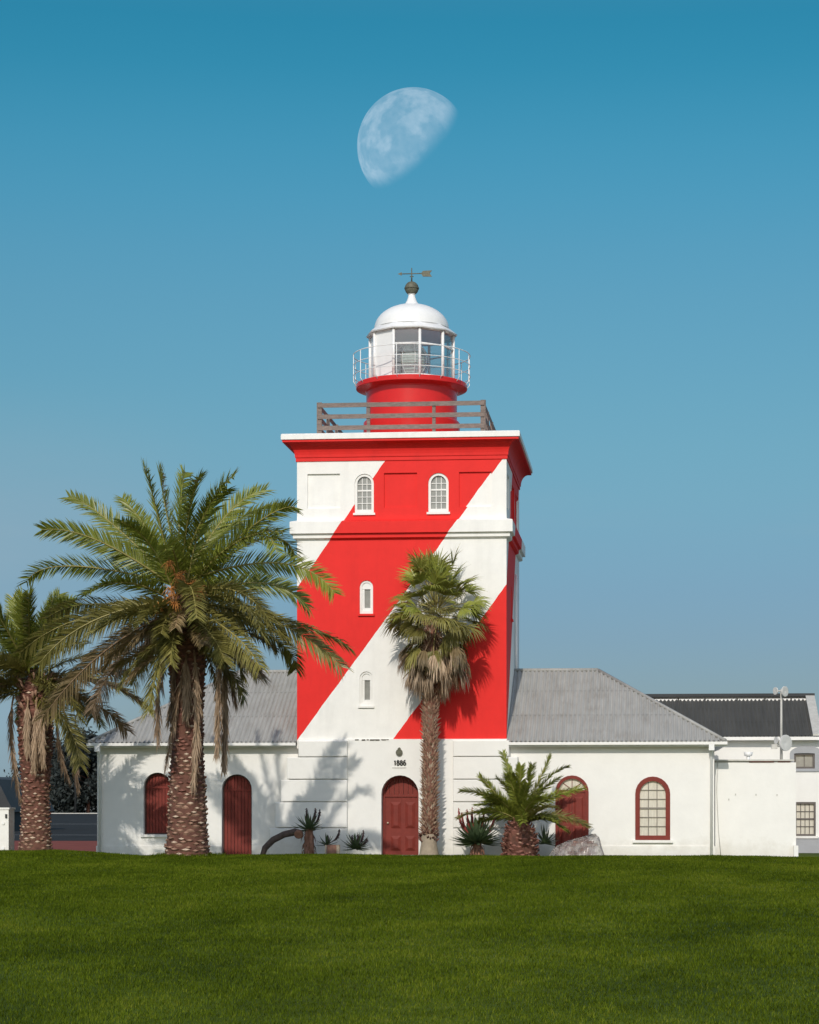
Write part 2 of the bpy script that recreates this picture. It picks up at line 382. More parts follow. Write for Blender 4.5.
L.new(em.outputs[0], ad.inputs[0]); L.new(trn.outputs[0], ad.inputs[1]); L.new(ad.outputs[0], N['Material Output'].inputs[0])
me.materials.append(mm)

# ================================================================== GROUND
def smooth(a, b, x):
    t = np.clip((x - a) / (b - a), 0, 1); return t * t * (3 - 2 * t)

def lawn_h(x, y):
    x = np.asarray(x, float); y = np.asarray(y, float)
    crest = .318 - .030 * smooth(-9, 4, x) + .10 * smooth(-14.2, -16.5, x) + .02 * np.sin(x * .55 + 1.0) * smooth(-14, -8, x) - .03 * smooth(-9.5, -12.2, x) * smooth(-16, -13.5, x)
    back = 1 - smooth(-12.3, -3.5, y)
    front = 1 - .35 * smooth(-14, -60, y)
    h = crest * back * front
    h = h + .012 * np.sin(x * 1.3 + y * .7) * np.sin(y * .9 - x * .4) * smooth(-4, -9, y) - .03 * smooth(-6, -2, y)
    return h

# lawn sheet
xs = np.concatenate([np.linspace(-60, -24, 10)[:-1], np.linspace(-24, 14, 115), np.linspace(14, 50, 10)[1:]])
ys = np.concatenate([np.linspace(-85, -56, 12)[:-1], np.linspace(-56, 6, 160)])
gx, gy = np.meshgrid(xs, ys); gz = lawn_h(gx, gy)
V = np.stack([gx, gy, gz], -1).reshape(-1, 3); nx, ny = len(xs), len(ys)
F = [(j * nx + i, j * nx + i + 1, (j + 1) * nx + i + 1, (j + 1) * nx + i) for j in range(ny - 1) for i in range(nx - 1)]
me = bpy.data.meshes.new('lawn'); me.from_pydata(V.tolist(), [], F)
for p in me.polygons: p.use_smooth = True
lawn = bpy.data.objects.new('lawn', me); C.objects.link(lawn); lawn['kind'] = 'structure'

def grass_mat(name, leafy):
    m = bpy.data.materials.new(name); N, L = nt(m); b = principled(m)
    tc = N.new('ShaderNodeTexCoord')
    n1 = N.new('ShaderNodeTexNoise'); n1.inputs['Scale'].default_value = .8; n1.inputs['Detail'].default_value = 7; n1.inputs['Roughness'].default_value = .72
    mp = N.new('ShaderNodeMapping'); mp.inputs['Scale'].default_value = (.8, .35, 1)
    L.new(tc.outputs['Object'], mp.inputs[0]); L.new(mp.outputs[0], n1.inputs[0])
    n2 = N.new('ShaderNodeTexNoise'); n2.inputs['Scale'].default_value = 7; n2.inputs['Detail'].default_value = 4; L.new(tc.outputs['Object'], n2.inputs[0])
    n0 = N.new('ShaderNodeTexNoise'); n0.inputs['Scale'].default_value = .35; n0.inputs['Detail'].default_value = 3; L.new(mp.outputs[0], n0.inputs[0])
    a0 = N.new('ShaderNodeMath'); a0.operation = 'MULTIPLY_ADD'; a0.inputs[1].default_value = .6; L.new(n0.outputs['Fac'], a0.inputs[0]); L.new(n1.outputs['Fac'], a0.inputs[2])
    a1 = N.new('ShaderNodeMath'); a1.operation = 'SUBTRACT'; a1.inputs[1].default_value = .3; L.new(a0.outputs[0], a1.inputs[0])
    ad = N.new('ShaderNodeMath'); ad.operation = 'MULTIPLY_ADD'; ad.inputs[1].default_value = .45; L.new(n2.outputs['Fac'], ad.inputs[0]); L.new(a1.outputs[0], ad.inputs[2])
    if leafy:
        at = N.new('ShaderNodeAttribute'); at.attribute_name = 'tint'
        a2 = N.new('ShaderNodeMath'); a2.operation = 'MULTIPLY_ADD'; a2.inputs[1].default_value = .40
        L.new(at.outputs['Fac'], a2.inputs[0]); L.new(ad.outputs[0], a2.inputs[2]); src = a2.outputs[0]; lo, hi = .66, 1.22
    else:
        src = ad.outputs[0]; lo, hi = .45, 1.0
    mr = N.new('ShaderNodeMapRange'); mr.inputs[1].default_value = lo; mr.inputs[2].default_value = hi; L.new(src, mr.inputs[0])
    rp = N.new('ShaderNodeValToRGB'); L.new(mr.outputs[0], rp.inputs[0])
    k = 1.0 if leafy else .72
    cols = [(0, (.042, .066, .004)), (.45, (.080, .112, .007)), (.75, (.110, .155, .009)), (1, (.17, .19, .02))]
    e = rp.color_ramp.elements
    e[0].position = 0; e[0].color = (*[c * k for c in cols[0][1]], 1); e[1].position = 1; e[1].color = (*[c * k for c in cols[-1][1]], 1)
    for p_, c_ in cols[1:-1]: q = e.new(p_); q.color = (*[c * k for c in c_], 1)
    L.new(rp.outputs[0], b.inputs['Base Color']); b.inputs['Roughness'].default_value = .6; b.inputs['Specular IOR Level'].default_value = .02
    if leafy:
        tr = N.new('ShaderNodeBsdfTranslucent'); mix = N.new('ShaderNodeMixShader'); mix.inputs[0].default_value = .2
        L.new(rp.outputs[0], tr.inputs[0]); L.new(b.outputs[0], mix.inputs[1]); L.new(tr.outputs[0], mix.inputs[2]); L.new(mix.outputs[0], N['Material Output'].inputs[0])
    return m
lawn.data.materials.append(grass_mat('lawn_turf', False))

# grass blades over the part of the lawn in view
rng = np.random.default_rng(7)
NB = 680000
d = rng.uniform(12.5, 60.5, NB)
lat = rng.uniform(-1, 1, NB)
half = (819 / 2 / FPX) * d + 1.2
ctr = (409.5 - PPX) / FPX * d
xr = ctr + lat * half
bx = CAM.x + xr * _c - d * _s; by = CAM.y + xr * _s + d * _c
keep = by < -9.0
bx, by, d = bx[keep], by[keep], d[keep]
# longer unmown tufts round the foot of the palms
extra = np.ones(len(bx))
for tx_, ty_, n_ in ((X(187, -12.5), -12.5, 5200), (X(35.5, -6.2), -6.2, 3000), (X(60, -10), -10.5, 1500), (X(345, -11), -11, 900)):
    a_ = rng.uniform(0, 2 * np.pi, n_); q_ = .60 + .45 * rng.random(n_) ** 2 if n_ > 2000 else .5 * rng.random(n_)
    bx = np.concatenate([bx, tx_ + np.cos(a_) * q_]); by = np.concatenate([by, ty_ + np.sin(a_) * q_]); d = np.concatenate([d, np.full(n_, 58.0)])
    extra = np.concatenate([extra, rng.uniform(1.1, 2.6, n_) if n_ > 2000 else rng.uniform(.9, 1.7, n_)])
n = len(bx)
bz = lawn_h(bx, by) - .005
# clumpy height variation
cl = np.sin(bx * 2.1 + np.sin(by * 1.7) * 2) * np.sin(by * 2.6 + np.sin(bx * 1.3) * 2)
hgt = (.022 + .020 * rng.random(n)) * (1 + .28 * cl) * (1 + .006 * (d - 12)) * extra
wid = (.0028 + .0022 * rng.random(n)) * (d / 16) ** .75
az = rng.uniform(0, 2 * np.pi, n); lean = rng.uniform(.15, .95, n)
wx, wy = np.cos(az + np.pi / 2 + rng.uniform(-.5, .5, n)) * wid, np.sin(az + np.pi / 2) * wid
tx, ty = np.cos(az) * lean * hgt, np.sin(az) * lean * hgt
verts = np.empty((n, 3, 3), np.float32)
verts[:, 0] = np.stack([bx - wx, by - wy, bz], -1); verts[:, 1] = np.stack([bx + wx, by + wy, bz], -1); verts[:, 2] = np.stack([bx + tx, by + ty, bz + hgt], -1)
me = bpy.data.meshes.new('grass')
me.vertices.add(n * 3); me.vertices.foreach_set('co', verts.ravel())
me.loops.add(n * 3); me.loops.foreach_set('vertex_index', np.arange(n * 3, dtype=np.int32))
me.polygons.add(n); me.polygons.foreach_set('loop_start', np.arange(0, n * 3, 3, dtype=np.int32))
at = me.attributes.new('tint', 'FLOAT', 'POINT'); at.data.foreach_set('value', np.repeat((rng.random(n) + 1.1 * (rng.random(n) < .035)).astype(np.float32), 3))
me.update(calc_edges=True)
grass = bpy.data.objects.new('grass', me); C.objects.link(grass); me.materials.append(grass_mat('grass_blade', True))
tag(grass, 'short mown dark green grass covering the whole lawn', 'grass', kind='stuff')

def sheet(name, x0, x1, y0, y1, z, m):
    b = MB(); b.face([(x0, y0, z), (x1, y0, z), (x1, y1, z), (x0, y1, z)]); o = b.build(name, m); o['kind'] = 'structure'; return o
sheet('ground', -9000, 9000, -4000, 9000, -.35, M['earth'])
sheet('pavement', -90, -14, 5.9, 26, -.034, M['paving'])
sheet('road', -160, 60, 25.9, 215, -.030, M['asphalt'])
mk = MB()
for y, x0, x1, wd in ((41, -75, -8, .05), (92, -100, -8, .10)):
    mk.face([(x0, y - wd * 2, -.026), (x1, y - wd * 2 + 1.0, -.026), (x1, y + wd * 2 + 1.0, -.026), (x0, y + wd * 2, -.026)])
o = mk.build('road_marking', M['line']); o['kind'] = 'structure'
kb = MB(); kb.box(-160, 40, 214, 215, -.3, .08); o = kb.build('far_kerb', M['lead']); o['kind'] = 'structure'

# ================================================================== LIGHTHOUSE
XL, XR = X(297), X(506.5)
TW = XR - XL; XC = (XL + XR) / 2
lh = thing('lighthouse', 'square lighthouse tower painted in red and white diagonal stripes', 'lighthouse', (XC, 0, 0))
zb = Z(739.5); ztop = Z(457); zc1 = Z(438.2, 400, -.43); zcap0 = Z(437.2, 400, -.45); zcap1 = Z(432, 400, -.45)
zm0, zm1, zm2 = Z(538.5), Z(533.2), Z(521)

def stripe_mat():
    m = bpy.data.materials.new('red_and_white_stripes'); N, L = nt(m); b = principled(m)
    b.inputs['Roughness'].default_value = .65; b.inputs['Specular IOR Level'].default_value = .2
    tc = N.new('ShaderNodeTexCoord'); sp = N.new('ShaderNodeSeparateXYZ'); L.new(tc.outputs['Object'], sp.inputs[0])
    def mth(op, a, b_, c=None):
        n = N.new('ShaderNodeMath'); n.operation = op
        for i, v in enumerate((a, b_, c)):
            if v is None: continue
            if isinstance(v, (int, float)): n.inputs[i].default_value = v
            else: L.new(v, n.inputs[i])
        return n.outputs[0]
    # unrolled position: along the front, then on round the corner
    u = mth('ADD', sp.outputs['X'], mth('MULTIPLY', mth('SIGN', sp.outputs['X'], 0), mth('MAXIMUM', sp.outputs['Y'], 0.0)))
    wob = N.new('ShaderNodeTexNoise'); wob.inputs['Scale'].default_value = 2.5; wob.inputs['Detail'].default_value = 4; L.new(tc.outputs['Object'], wob.inputs[0])
    zz = mth('ADD', sp.outputs['Z'], mth('MULTIPLY', mth('SUBTRACT', wob.outputs['Fac'], .5), .09))
    def above(pa, pb):
        a = P(*pa, 0); c = P(*pb, 0); s = (a.z - c.z) / (a.x - c.x)
        return mth('GREATER_THAN', zz, mth('MULTIPLY_ADD', u, s, a.z - s * (a.x - XC)))
    a1 = above((387.5, 457), (313.8, 563.6)); a2 = above((504, 457), (326.5, 700)); a3 = above((506, 585), (393.2, 739)); a4 = above((506.5, 742), (440, 834))
    inv = lambda v: mth('SUBTRACT', 1.0, v)
    red = mth('MAXIMUM', mth('MULTIPLY', inv(a1), a2), mth('MULTIPLY', inv(a3), a4))
    mix = N.new('ShaderNodeMix'); mix.data_type = 'RGBA'; L.new(red, mix.inputs[0]); mix.inputs[6].default_value = (*WHITE, 1); mix.inputs[7].default_value = (*RED, 1)
    add_var(m, mix.outputs[2], var=.045, scale=1.6, bump=.16, bscale=9)
    # faint weathering runs
    n2 = N.new('ShaderNodeTexNoise'); n2.inputs['Scale'].default_value = 1.5; n2.inputs['Detail'].default_value = 8; n2.inputs['Roughness'].default_value = .7
    mp2 = N.new('ShaderNodeMapping'); mp2.inputs['Scale'].default_value = (1.5, 1.5, .22); L.new(tc.outputs['Object'], mp2.inputs[0]); L.new(mp2.outputs[0], n2.inputs[0])
    r2 = N.new('ShaderNodeMapRange'); r2.inputs[1].default_value = .48; r2.inputs[2].default_value = .75; r2.inputs[3].default_value = 1.0; r2.inputs[3].default_value = 1.05; r2.inputs[4].default_value = .97; L.new(n2.outputs['Fac'], r2.inputs[0])
    sc = N.new('ShaderNodeVectorMath'); sc.operation = 'SCALE'; src = b.inputs['Base Color'].links[0].from_socket
    L.new(src, sc.inputs[0]); L.new(r2.outputs[0], sc.inputs['Scale']); L.new(sc.outputs[0], b.inputs['Base Color'])
    return m
M['stripe'] = stripe_mat()

wins = [(354.7, 373.8, 473.3, 512.5, 'big'), (428.3, 448.6, 473.3, 512.5, 'big'), (359.7, 373.0, 580, 613.5, 'small'), (359.7, 372.7, 671.3, 705.5, 'small')]
panels = [(307.5, 340, 472.8, 507.5), (384, 417, 472.8, 507.5), (459, 491.5, 472.8, 507.5)]
body = MB()
holes = [(arch(X(a), X(b), Z(d_), Z(c_)), .16) for a, b, c_, d_, k in wins] + [(rect(X(a), X(b), Z(d_), Z(c_)), .07) for a, b, c_, d_ in panels]
ff = lambda u, dd, z: (u, dd, z)
body.wall(rect(XL, XR, zb - .3, ztop), holes, ff)
# right side (u runs back from the front corner)
UO = XL   # same opening layout as the front
rholes = [(arch(X(a) - UO, X(b) - UO, Z(d_), Z(c_)), .16) for a, b, c_, d_, k in wins[:2]] + [(arch(2.3, 2.8, Z(613.5), Z(580)), .16)] + [(rect(X(a) - UO, X(b) - UO, Z(d_), Z(c_)), .07) for a, b, c_, d_ in panels]
fr = lambda u, dd, z: (XR - dd, u, z)
body.wall(rect(0, TW, zb - .3, ztop), rholes, fr)
body.face([(XL, 0, zb - .3), (XL, TW, zb - .3), (XL, TW, ztop), (XL, 0, ztop)])
body.face([(XL, TW, zb - .3), (XR, TW, zb - .3), (XR, TW, ztop), (XL, TW, ztop)])
body.build('tower', M['stripe'], lh)

mo = MB()
mo.sq([(-.02, zm0 - .02), (.07, zm0), (.12, zm0 + .03), (.12, zm1 - .01), (.215, zm1), (.215, zm2 - .02), (.19, zm2), (-.02, zm2 + .06)], XL, XR, 0, TW)
mo.build('string_course', M['stripe'], lh)
co = MB()
prof = [(-.03, ztop - .12), (.035, ztop - .11), (.035, ztop)]
for k in range(9):
    t = k / 8; prof.append((.06 + .30 * (1 - math.cos(t * math.pi / 2)), ztop + .02 + (zc1 - ztop - .10) * math.sin(t * math.pi / 2)))
prof += [(.43, zc1 - .07), (.43, zc1)]
co.sq(prof, XL, XR, 0, TW); co.build('cornice', M['red'], lh)
cp = MB(); cp.sq([(.43, zc1 + .002), (.47, zc1 + .01), (.47, zcap1 - .03), (.44, zcap1), (-.3, zcap1 + .05)], XL, XR, 0, TW); cp.build('cornice_cap', M['white_trim'], lh)

def tower_window(x0, x1, z0, z1, kind, f, parent):
    """white sash in an opening of the tower; f maps (u, depth, z)"""
    g = lambda x, y, z: f(x, y, z)
    fw_ = .085 if kind == 'big' else .07
    fr_ = MB(); fr_.ring(arch(x0, x1, z0, z1), arch(x0 + fw_, x1 - fw_, z0 + fw_ + .03, z1 - fw_), .035, .155, 0, g)
    if kind == 'small':
        zs = z1 - (x1 - x0) / 2 - .02
        fr_.prism(arch(x0 + fw_ + .002, x1 - fw_ - .002, zs - .05, z1 - fw_ - .003), .065, .152, 0, g)
        fr_.prism(rect(x0 + fw_ + .003, x0 + fw_ + .085, z0 + fw_ + .032, zs - .052), .075, .152, 0, g)
        fr_.prism(rect(x1 - fw_ - .03, x1 - fw_ - .003, z0 + fw_ + .032, zs - .052), .075, .152, 0, g)
        fr_.prism(rect(x0 + fw_ + .087, x1 - fw_ - .032, z0 + fw_ + .032, z0 + fw_ + .13), .08, .152, 0, g)
    wdw = fr_.build('window', M['white_trim'], parent)
    pn = MB(); pn.prism(arch(x0 + fw_ + .001, x1 - fw_ - .001, z0 + fw_ + .031, z1 - fw_ - .001) if kind == 'big' else rect(x0 + fw_ + .086, x1 - fw_ - .031, z0 + fw_ + .131, z1 - (x1 - x0) / 2 - .073), .115, .145, 0, g)
    pn.build('pane', M['glass_grey'], wdw)
    if kind == 'big':
        mb = MB(); W = x1 - x0 - 2 * fw_; H = z1 - z0 - 2 * fw_ - .03
        for i in (1, 2):
            xx = x0 + fw_ + W * i / 3; mb.prism(rect(xx - .011, xx + .011, z0 + fw_ + .03, z1 - fw_ - .04), .098, .114, 0, g)
        for i in (1, 2, 3, 4):
            zz = z0 + fw_ + .03 + H * i / 5.2; t_ = .026 if i == 3 else .011
            mb.prism(rect(x0 + fw_ + .005, x1 - fw_ - .005, zz - t_, zz + t_), .088, .104, 0, g)
        mb.build('glazing_bars', M['white_trim'], wdw)
    sb = MB(); sb.prism(rect(x0 - .05, x1 + .05, z0 - .075, z0 - .003), -.06, .02, 0, g); sb.build('sill', M['white_trim'] if kind == 'big' else M['stripe'], wdw)

for a, b, c_, d_, k in wins: tower_window(X(a), X(b), Z(d_), Z(c_), k, ff, lh)
for a, b, c_, d_, k in wins[:2]: tower_window(X(a) - UO, X(b) - UO, Z(d_), Z(c_), k, fr, lh)
tower_window(2.3, 2.8, Z(613.5), Z(580), 'small', fr, lh)
dp = MB(); dp.tube([(XR + .07, 4.3, Z(562)), (XR + .07, 4.3, Z(640)), (XR + .07, 4.3, zb + 1.6)], .05, 8); dp.build('downpipe', M['white_metal'], lh)

# white ground storey
BY = -.06
x300, x508 = X(299), X(508)
DX0, DX1, DZ1 = X(381.3, BY), X(418.6, BY), Z(775.3)
base = MB()
base.wall(rect(x300, x508, -.4, zb), [(arch(DX0, DX1, -.3, DZ1), .50)], lambda u, dd, z: (u, BY + dd, z))
base.face([(x300, BY, zb), (x508, BY, zb), (x508, .05, zb + .03), (x300, .05, zb + .03)])
base.face([(x300, BY, -.4), (x300, 3, -.4), (x300, 3, zb), (x300, BY, zb)])
base.face([(x508, BY, -.4), (x508, 3, -.4), (x508, 3, zb), (x508, BY, zb)])
rng2 = random.Random(3)
base.build('ground_storey', M['white'], lh)
lg = MB()
for k in range(15):                     # chipped, mossy edge of the ledge
    x = X(345) + (X(388) - X(345)) * rng2.random(); wd = .05 + .16 * rng2.random()
    lg.box(x, x + wd * .7, BY - .006 - .012 * rng2.random(), BY - .003, zb - .035 * rng2.random() - .008, zb + .008)
lg.build('ledge_stain', M['moss'], lh)
steps = [(298.5, 740.5, 757), (287, 757, 779.5), (281, 779.5, 802), (275, 802, 828), (269.5, 828, 858)]
for i, (px, ya, yb) in enumerate(steps):
    for side in (0, 1):
        q = MB()
        x0, x1 = (X(px, -.13), X(347.3, -.13)) if side == 0 else (X(453, -.13), X(508 + (300 - px) * .75, -.13))
        zt, zl = Z(ya) - .012, Z(yb) + .012
        b_ = .022
        v = [(x0, -.02 if i == 0 else .2, zl), (x1, .2, zl), (x1, .2, zt), (x0, .2, zt),
             (x0, -.165, zl), (x1, -.165, zl), (x1, -.165, zt), (x0, -.165, zt),
             (x0 + b_, -.185, zl + b_), (x1 - b_, -.185, zl + b_), (x1 - b_, -.185, zt - b_), (x0 + b_, -.185, zt - b_)]
        q.faces(v, [(0, 1, 5, 4), (1, 2, 6, 5), (2, 3, 7, 6), (3, 0, 4, 7), (4, 5, 9, 8), (5, 6, 10, 9), (6, 7, 11, 10), (7, 4, 8, 11), (8, 9, 10, 11)])
        q.build('buttress_block', M['white'], lh)

def panel_raised(mb, x0, x1, z0, z1, y, h=.03, e=.07, mi=0):
    v = [(x0, y, z0), (x1, y, z0), (x1, y, z1), (x0, y, z1), (x0 + e, y - h, z0 + e), (x1 - e, y - h, z0 + e), (x1 - e, y - h, z1 - e), (x0 + e, y - h, z1 - e)]
    mb.faces(v, [(0, 1, 5, 4), (1, 2, 6, 5), (2, 3, 7, 6), (3, 0, 4, 7), (4, 5, 6, 7)], mi)

# main door
BYs = BY; BY = BY + .24; fy = BY + .08
dr = MB(); dr.ring(arch(DX0 + .002, DX1 - .002, -.28, DZ1 - .002), arch(DX0 + .08, DX1 - .08, -.27, DZ1 - .08), fy, BY + .255)
dr = dr.build('door', M['maroon'], lh); tag(dr, 'maroon panelled door with an arched boarded head')
x0, x1 = DX0 + .08, DX1 - .08; zt = Z(796); zmid = (x0 + x1) / 2
lf = MB(); lf.box(x0 + .004, x1 - .004, BY + .13, BY + .20, 0.0, zt - .03)
for (pa, pb, za, zb_) in ((391, 398.6, 802, 828.5), (405.5, 413, 802, 828.5), (391, 398.6, 836, 851), (405.5, 413, 836, 851)):
    xa, xb = X(pa - 1.3), X(pb + 1.3); panel_raised(lf, xa, xb, Z(zb_), Z(za), BY + .128, .05, .10)
lf.box(zmid - .01, zmid + .01, BY + .120, BY + .129, .02, zt - .05)
lf.build('door_leaf', M['maroon'], dr)
tb = MB(); tb.box(x0 + .004, x1 - .004, BY + .09, BY + .20, zt - .028, zt + .05); tb.build('transom', M['maroon'], dr)
hd = MB()
cxh, rr = (x0 + x1) / 2, (x1 - x0) / 2; zs = DZ1 - .08 - rr
for k in range(7):
    xa = x0 + (x1 - x0) * k / 7 + .006; xb = x0 + (x1 - x0) * (k + 1) / 7 - .006
    ha = math.sqrt(max(0, rr * rr - (xa - cxh) ** 2)); hb = math.sqrt(max(0, rr * rr - (xb - cxh) ** 2))
    hd.prism([(xa, zt + .052), (xb, zt + .052), (xb, zs + hb), (xa, zs + ha)], BY + .14, BY + .2)
hd.build('boarded_head', M['maroon'], dr)
kn = MB(); kx = X(386.8); kn.lathe([(.0, 0), (.03, .01), (.035, .03), (.015, .05), (.012, .07), (0.0, .07)], 0, 0, 12)
kn.v = [(kx + a, BY + .129 - .07 + c_, Z(823) + b) for a, b, c_ in kn.v]; kn.build('handle', M['pale_wood'], dr)
st = MB(); st.box(DX0 - .05, DX1 + .05, BYs - .32, BYs - .002, -.3, .03); st.build('doorstep', M['grey_plaster'], lh)
BY = BYs

# date and crest
nm = MB(); nx0, nx1, nz0, nz1 = X(393.2, BY), X(406.3, BY), Z(765.3), Z(760.3)
nw = (nx1 - nx0) / 4.0; nh = nz1 - nz0; tk = .021
def oval(cx, cz, rx, rz, a0=0, a1=360, n=14): return [(cx + rx * math.cos(R(a0 + (a1 - a0) * k / n)), cz + rz * math.sin(R(a0 + (a1 - a0) * k / n))) for k in range(n + 1)]
def stroke(pts_): nm.tube([(a, BY - .02, b) for a, b in pts_], tk, 6)
stroke([(nx0 + nw * .6, nz1 - tk * .5), (nx0 + nw * .6, nz0 + tk * .5)]); stroke([(nx0 + nw * .64, nz1 - tk * .5), (nx0 + nw * .64, nz0 + tk * .5)]); stroke([(nx0 + nw * .32, nz1 - nh * .24), (nx0 + nw * .58, nz1 - tk)])
for k in (1, 2):
    cx = nx0 + nw * (k + .5); stroke(oval(cx, nz0 + nh * .29, nw * .33, nh * .26)); stroke(oval(cx, nz0 + nh * .75, nw * .27, nh * .21))
cx = nx0 + nw * 3.5; stroke(oval(cx, nz0 + nh * .31, nw * .33, nh * .27)); stroke(oval(cx + nw * .12, nz0 + nh * .42, nw * .45, nh * .55, 180, 75))
do = nm.build('date_numerals', M['black'], lh); tag(do, 'black raised numerals reading 1886')
ul = MB(); ul.box(X(392.5), X(406.5), BY - .018, BY - .003, Z(768.1), Z(767.4)); ul.build('date_ledge', M['lead'], lh)
cs = MB(); ex, ez = X(399.5), Z(752.6)
cs.prism([(ex + .115 * math.cos(a), ez + .12 * math.sin(a)) for a in [2 * math.pi * k / 24 for k in range(24)]], BY - .03, BY - .003)
cs.ring([(ex + .115 * math.cos(a), ez + .12 * math.sin(a)) for a in [2 * math.pi * k / 24 for k in range(24)]], [(ex + .085 * math.cos(a), ez + .09 * math.sin(a)) for a in [2 * math.pi * k / 24 for k in range(24)]], BY - .045, BY - .031)
cs.prism([(ex - .045, ez + .10), (ex + .045, ez + .10), (ex + .05, ez + .155), (ex + .022, ez + .15), (ex + .012, ez + .175), (ex - .012, ez + .175), (ex - .022, ez + .15), (ex - .05, ez + .155)], BY - .035, BY - .003)
cs.prism([(ex - .04, ez - .05), (ex + .04, ez - .05), (ex + .05, ez + .045), (ex - .05, ez + .045)], BY - .045, BY - .031)
cs.build('crest', M['dark_metal'], lh)

# roof railing of weathered wood
zr = zcap1 + .05
RX0, RX1, RY0, RY1 = X(319.2, .45), X(483, .45), .45, 6.5
rl = MB()
for zz in (Z(404.3, 400, .45), Z(415.7, 400, .45), Z(427, 400, .45)):
    h = .075
    rl.box(RX0 - .05, RX1 + .05, RY0 - .035, RY0 - .002, zz - h, zz + h)
    rl.box(RX0 - .05, RX1 + .05, RY1 + .002, RY1 + .035, zz - h, zz + h)
    rl.box(RX0 - .035, RX0 - .002, RY0 + .06, RY1 - .06, zz - h, zz + h)
    rl.box(RX1 + .002, RX1 + .035, RY0 + .06, RY1 - .06, zz - h, zz + h)
rr_ = rl.build('roof_railing', M['grey_wood'], lh)
posts = [(RX0, RY0), (X(368.3, .45), RY0), (X(433.8, .45), RY0), (RX1, RY0)] + [(RX1, y) for y in (2.4, 4.4, RY1)] + [(RX0, y) for y in (2.4, 4.4, RY1)] + [(X(368.3, .45), RY1), (X(433.8, .45), RY1)]
for i, (x, y) in enumerate(posts):
    h = .085 if i in (0, 3) else .055
    q = MB(); q.box(x - h, x + h, y, y + 2 * h, zr - .03, Z(402.3 if i in (0, 3) else 403.5, 400, .45) + .04); q.build('post', M['grey_wood'], rr_)

# lantern
LY = TW / 2; LX = X(411.7, LY); LXc = 411.7
ZL = lambda py: Z(py, LXc, LY)
drm = MB(); zdk = ZL(385.2)
drm.lathe([(1.70, zr - .05), (1.70, ZL(424)), (1.67, ZL(423)), (1.60, ZL(422.5)), (1.60, ZL(393.6)), (1.63, ZL(392.4)), (1.72, ZL(391.4)), (1.95, ZL(390.2)), (1.96, ZL(389.8)), (1.96, ZL(386)), (1.94, zdk), (0, zdk)], LX, LY, 64)
drm.build('lantern_drum', M['red_metal'], lh, sharp=30)
# gallery railing
gr = MB(); RG = 2.06
circ = lambda r, z: [(LX + r * math.cos(2 * math.pi * k / 64), LY + r * math.sin(2 * math.pi * k / 64), z) for k in range(65)]
ztopr = ZL(356.3)
for t in (1.0, .64, .28): gr.tube(circ(RG, zdk + (ztopr - zdk) * t), .013 if t < 1 else .016, 6, cap=False)
gr_o = gr.build('gallery_railing', M['white_metal'], lh)
ac = math.atan2(CAM.y - LY, CAM.x - LX)
for k in range(16):
    a = ac + 2 * math.pi * (k + .35) / 16
    q = MB(); p0 = Vector((LX + 1.94 * math.cos(a), LY + 1.94 * math.sin(a), zdk - .10)); p1 = Vector((LX + RG * math.cos(a), LY + RG * math.sin(a), zdk + .05)); p2 = Vector((p1.x, p1.y, ztopr))
    q.tube([p0, p1, p2], .014, 6); q.build('baluster', M['white_metal'], gr_o)
# lantern room: ten-sided
RL = 1.48; zw0, zw1 = zdk + .003, ZL(335.5)
va = [ac + R(11 + 36 * k) for k in range(10)]           # image right = counter-clockwise
pv = [Vector((LX + RL * math.cos(a), LY + RL * math.sin(a), 0)) for a in va]
lr = MB()
for k in range(10):
    lr.tube([(pv[k].x, pv[k].y, zw0), (pv[k].x, pv[k].y, zw1)], .055, 6)
for z, h in ((zw0 + .07, .07), (zw1 - .04, .045)):
    for k in range(10):
        a, b = pv[k], pv[(k + 1) % 10]; lr.tube([(a.x, a.y, z), (b.x, b.y, z)], h, 4)
solid = {5, 6, 7, 8}
zbar = zw0 + (zw1 - zw0) * .68
for k in range(10):
    if k not in solid: a, b = pv[k], pv[(k + 1) % 10]; lr.tube([(a.x, a.y, zbar), (b.x, b.y, zbar)], .028, 6)
lro = lr.build('lantern_room', M['white_metal'], lh)
gm = bpy.data.materials.new('lantern_glass'); N, L = nt(gm)
N.remove(principled(gm)) if False else None
tr = N.new('ShaderNodeBsdfTransparent'); tr.inputs[0].default_value = (.94, .96, .955, 1); gl = N.new('ShaderNodeBsdfGlossy'); gl.inputs['Roughness'].default_value = .03
fz = N.new('ShaderNodeLayerWeight'); fz.inputs[0].default_value = .2; mx = N.new('ShaderNodeMixShader'); fm_ = N.new('ShaderNodeMath'); fm_.operation = 'MULTIPLY_ADD'; fm_.inputs[1].default_value = .5; fm_.inputs[2].default_value = .085
L.new(fz.outputs['Facing'], fm_.inputs[0]); L.new(fm_.outputs[0], mx.inputs[0]); L.new(tr.outputs[0], mx.inputs[1]); L.new(gl.outputs[0], mx.inputs[2]); L.new(mx.outputs[0], N['Material Output'].inputs[0])
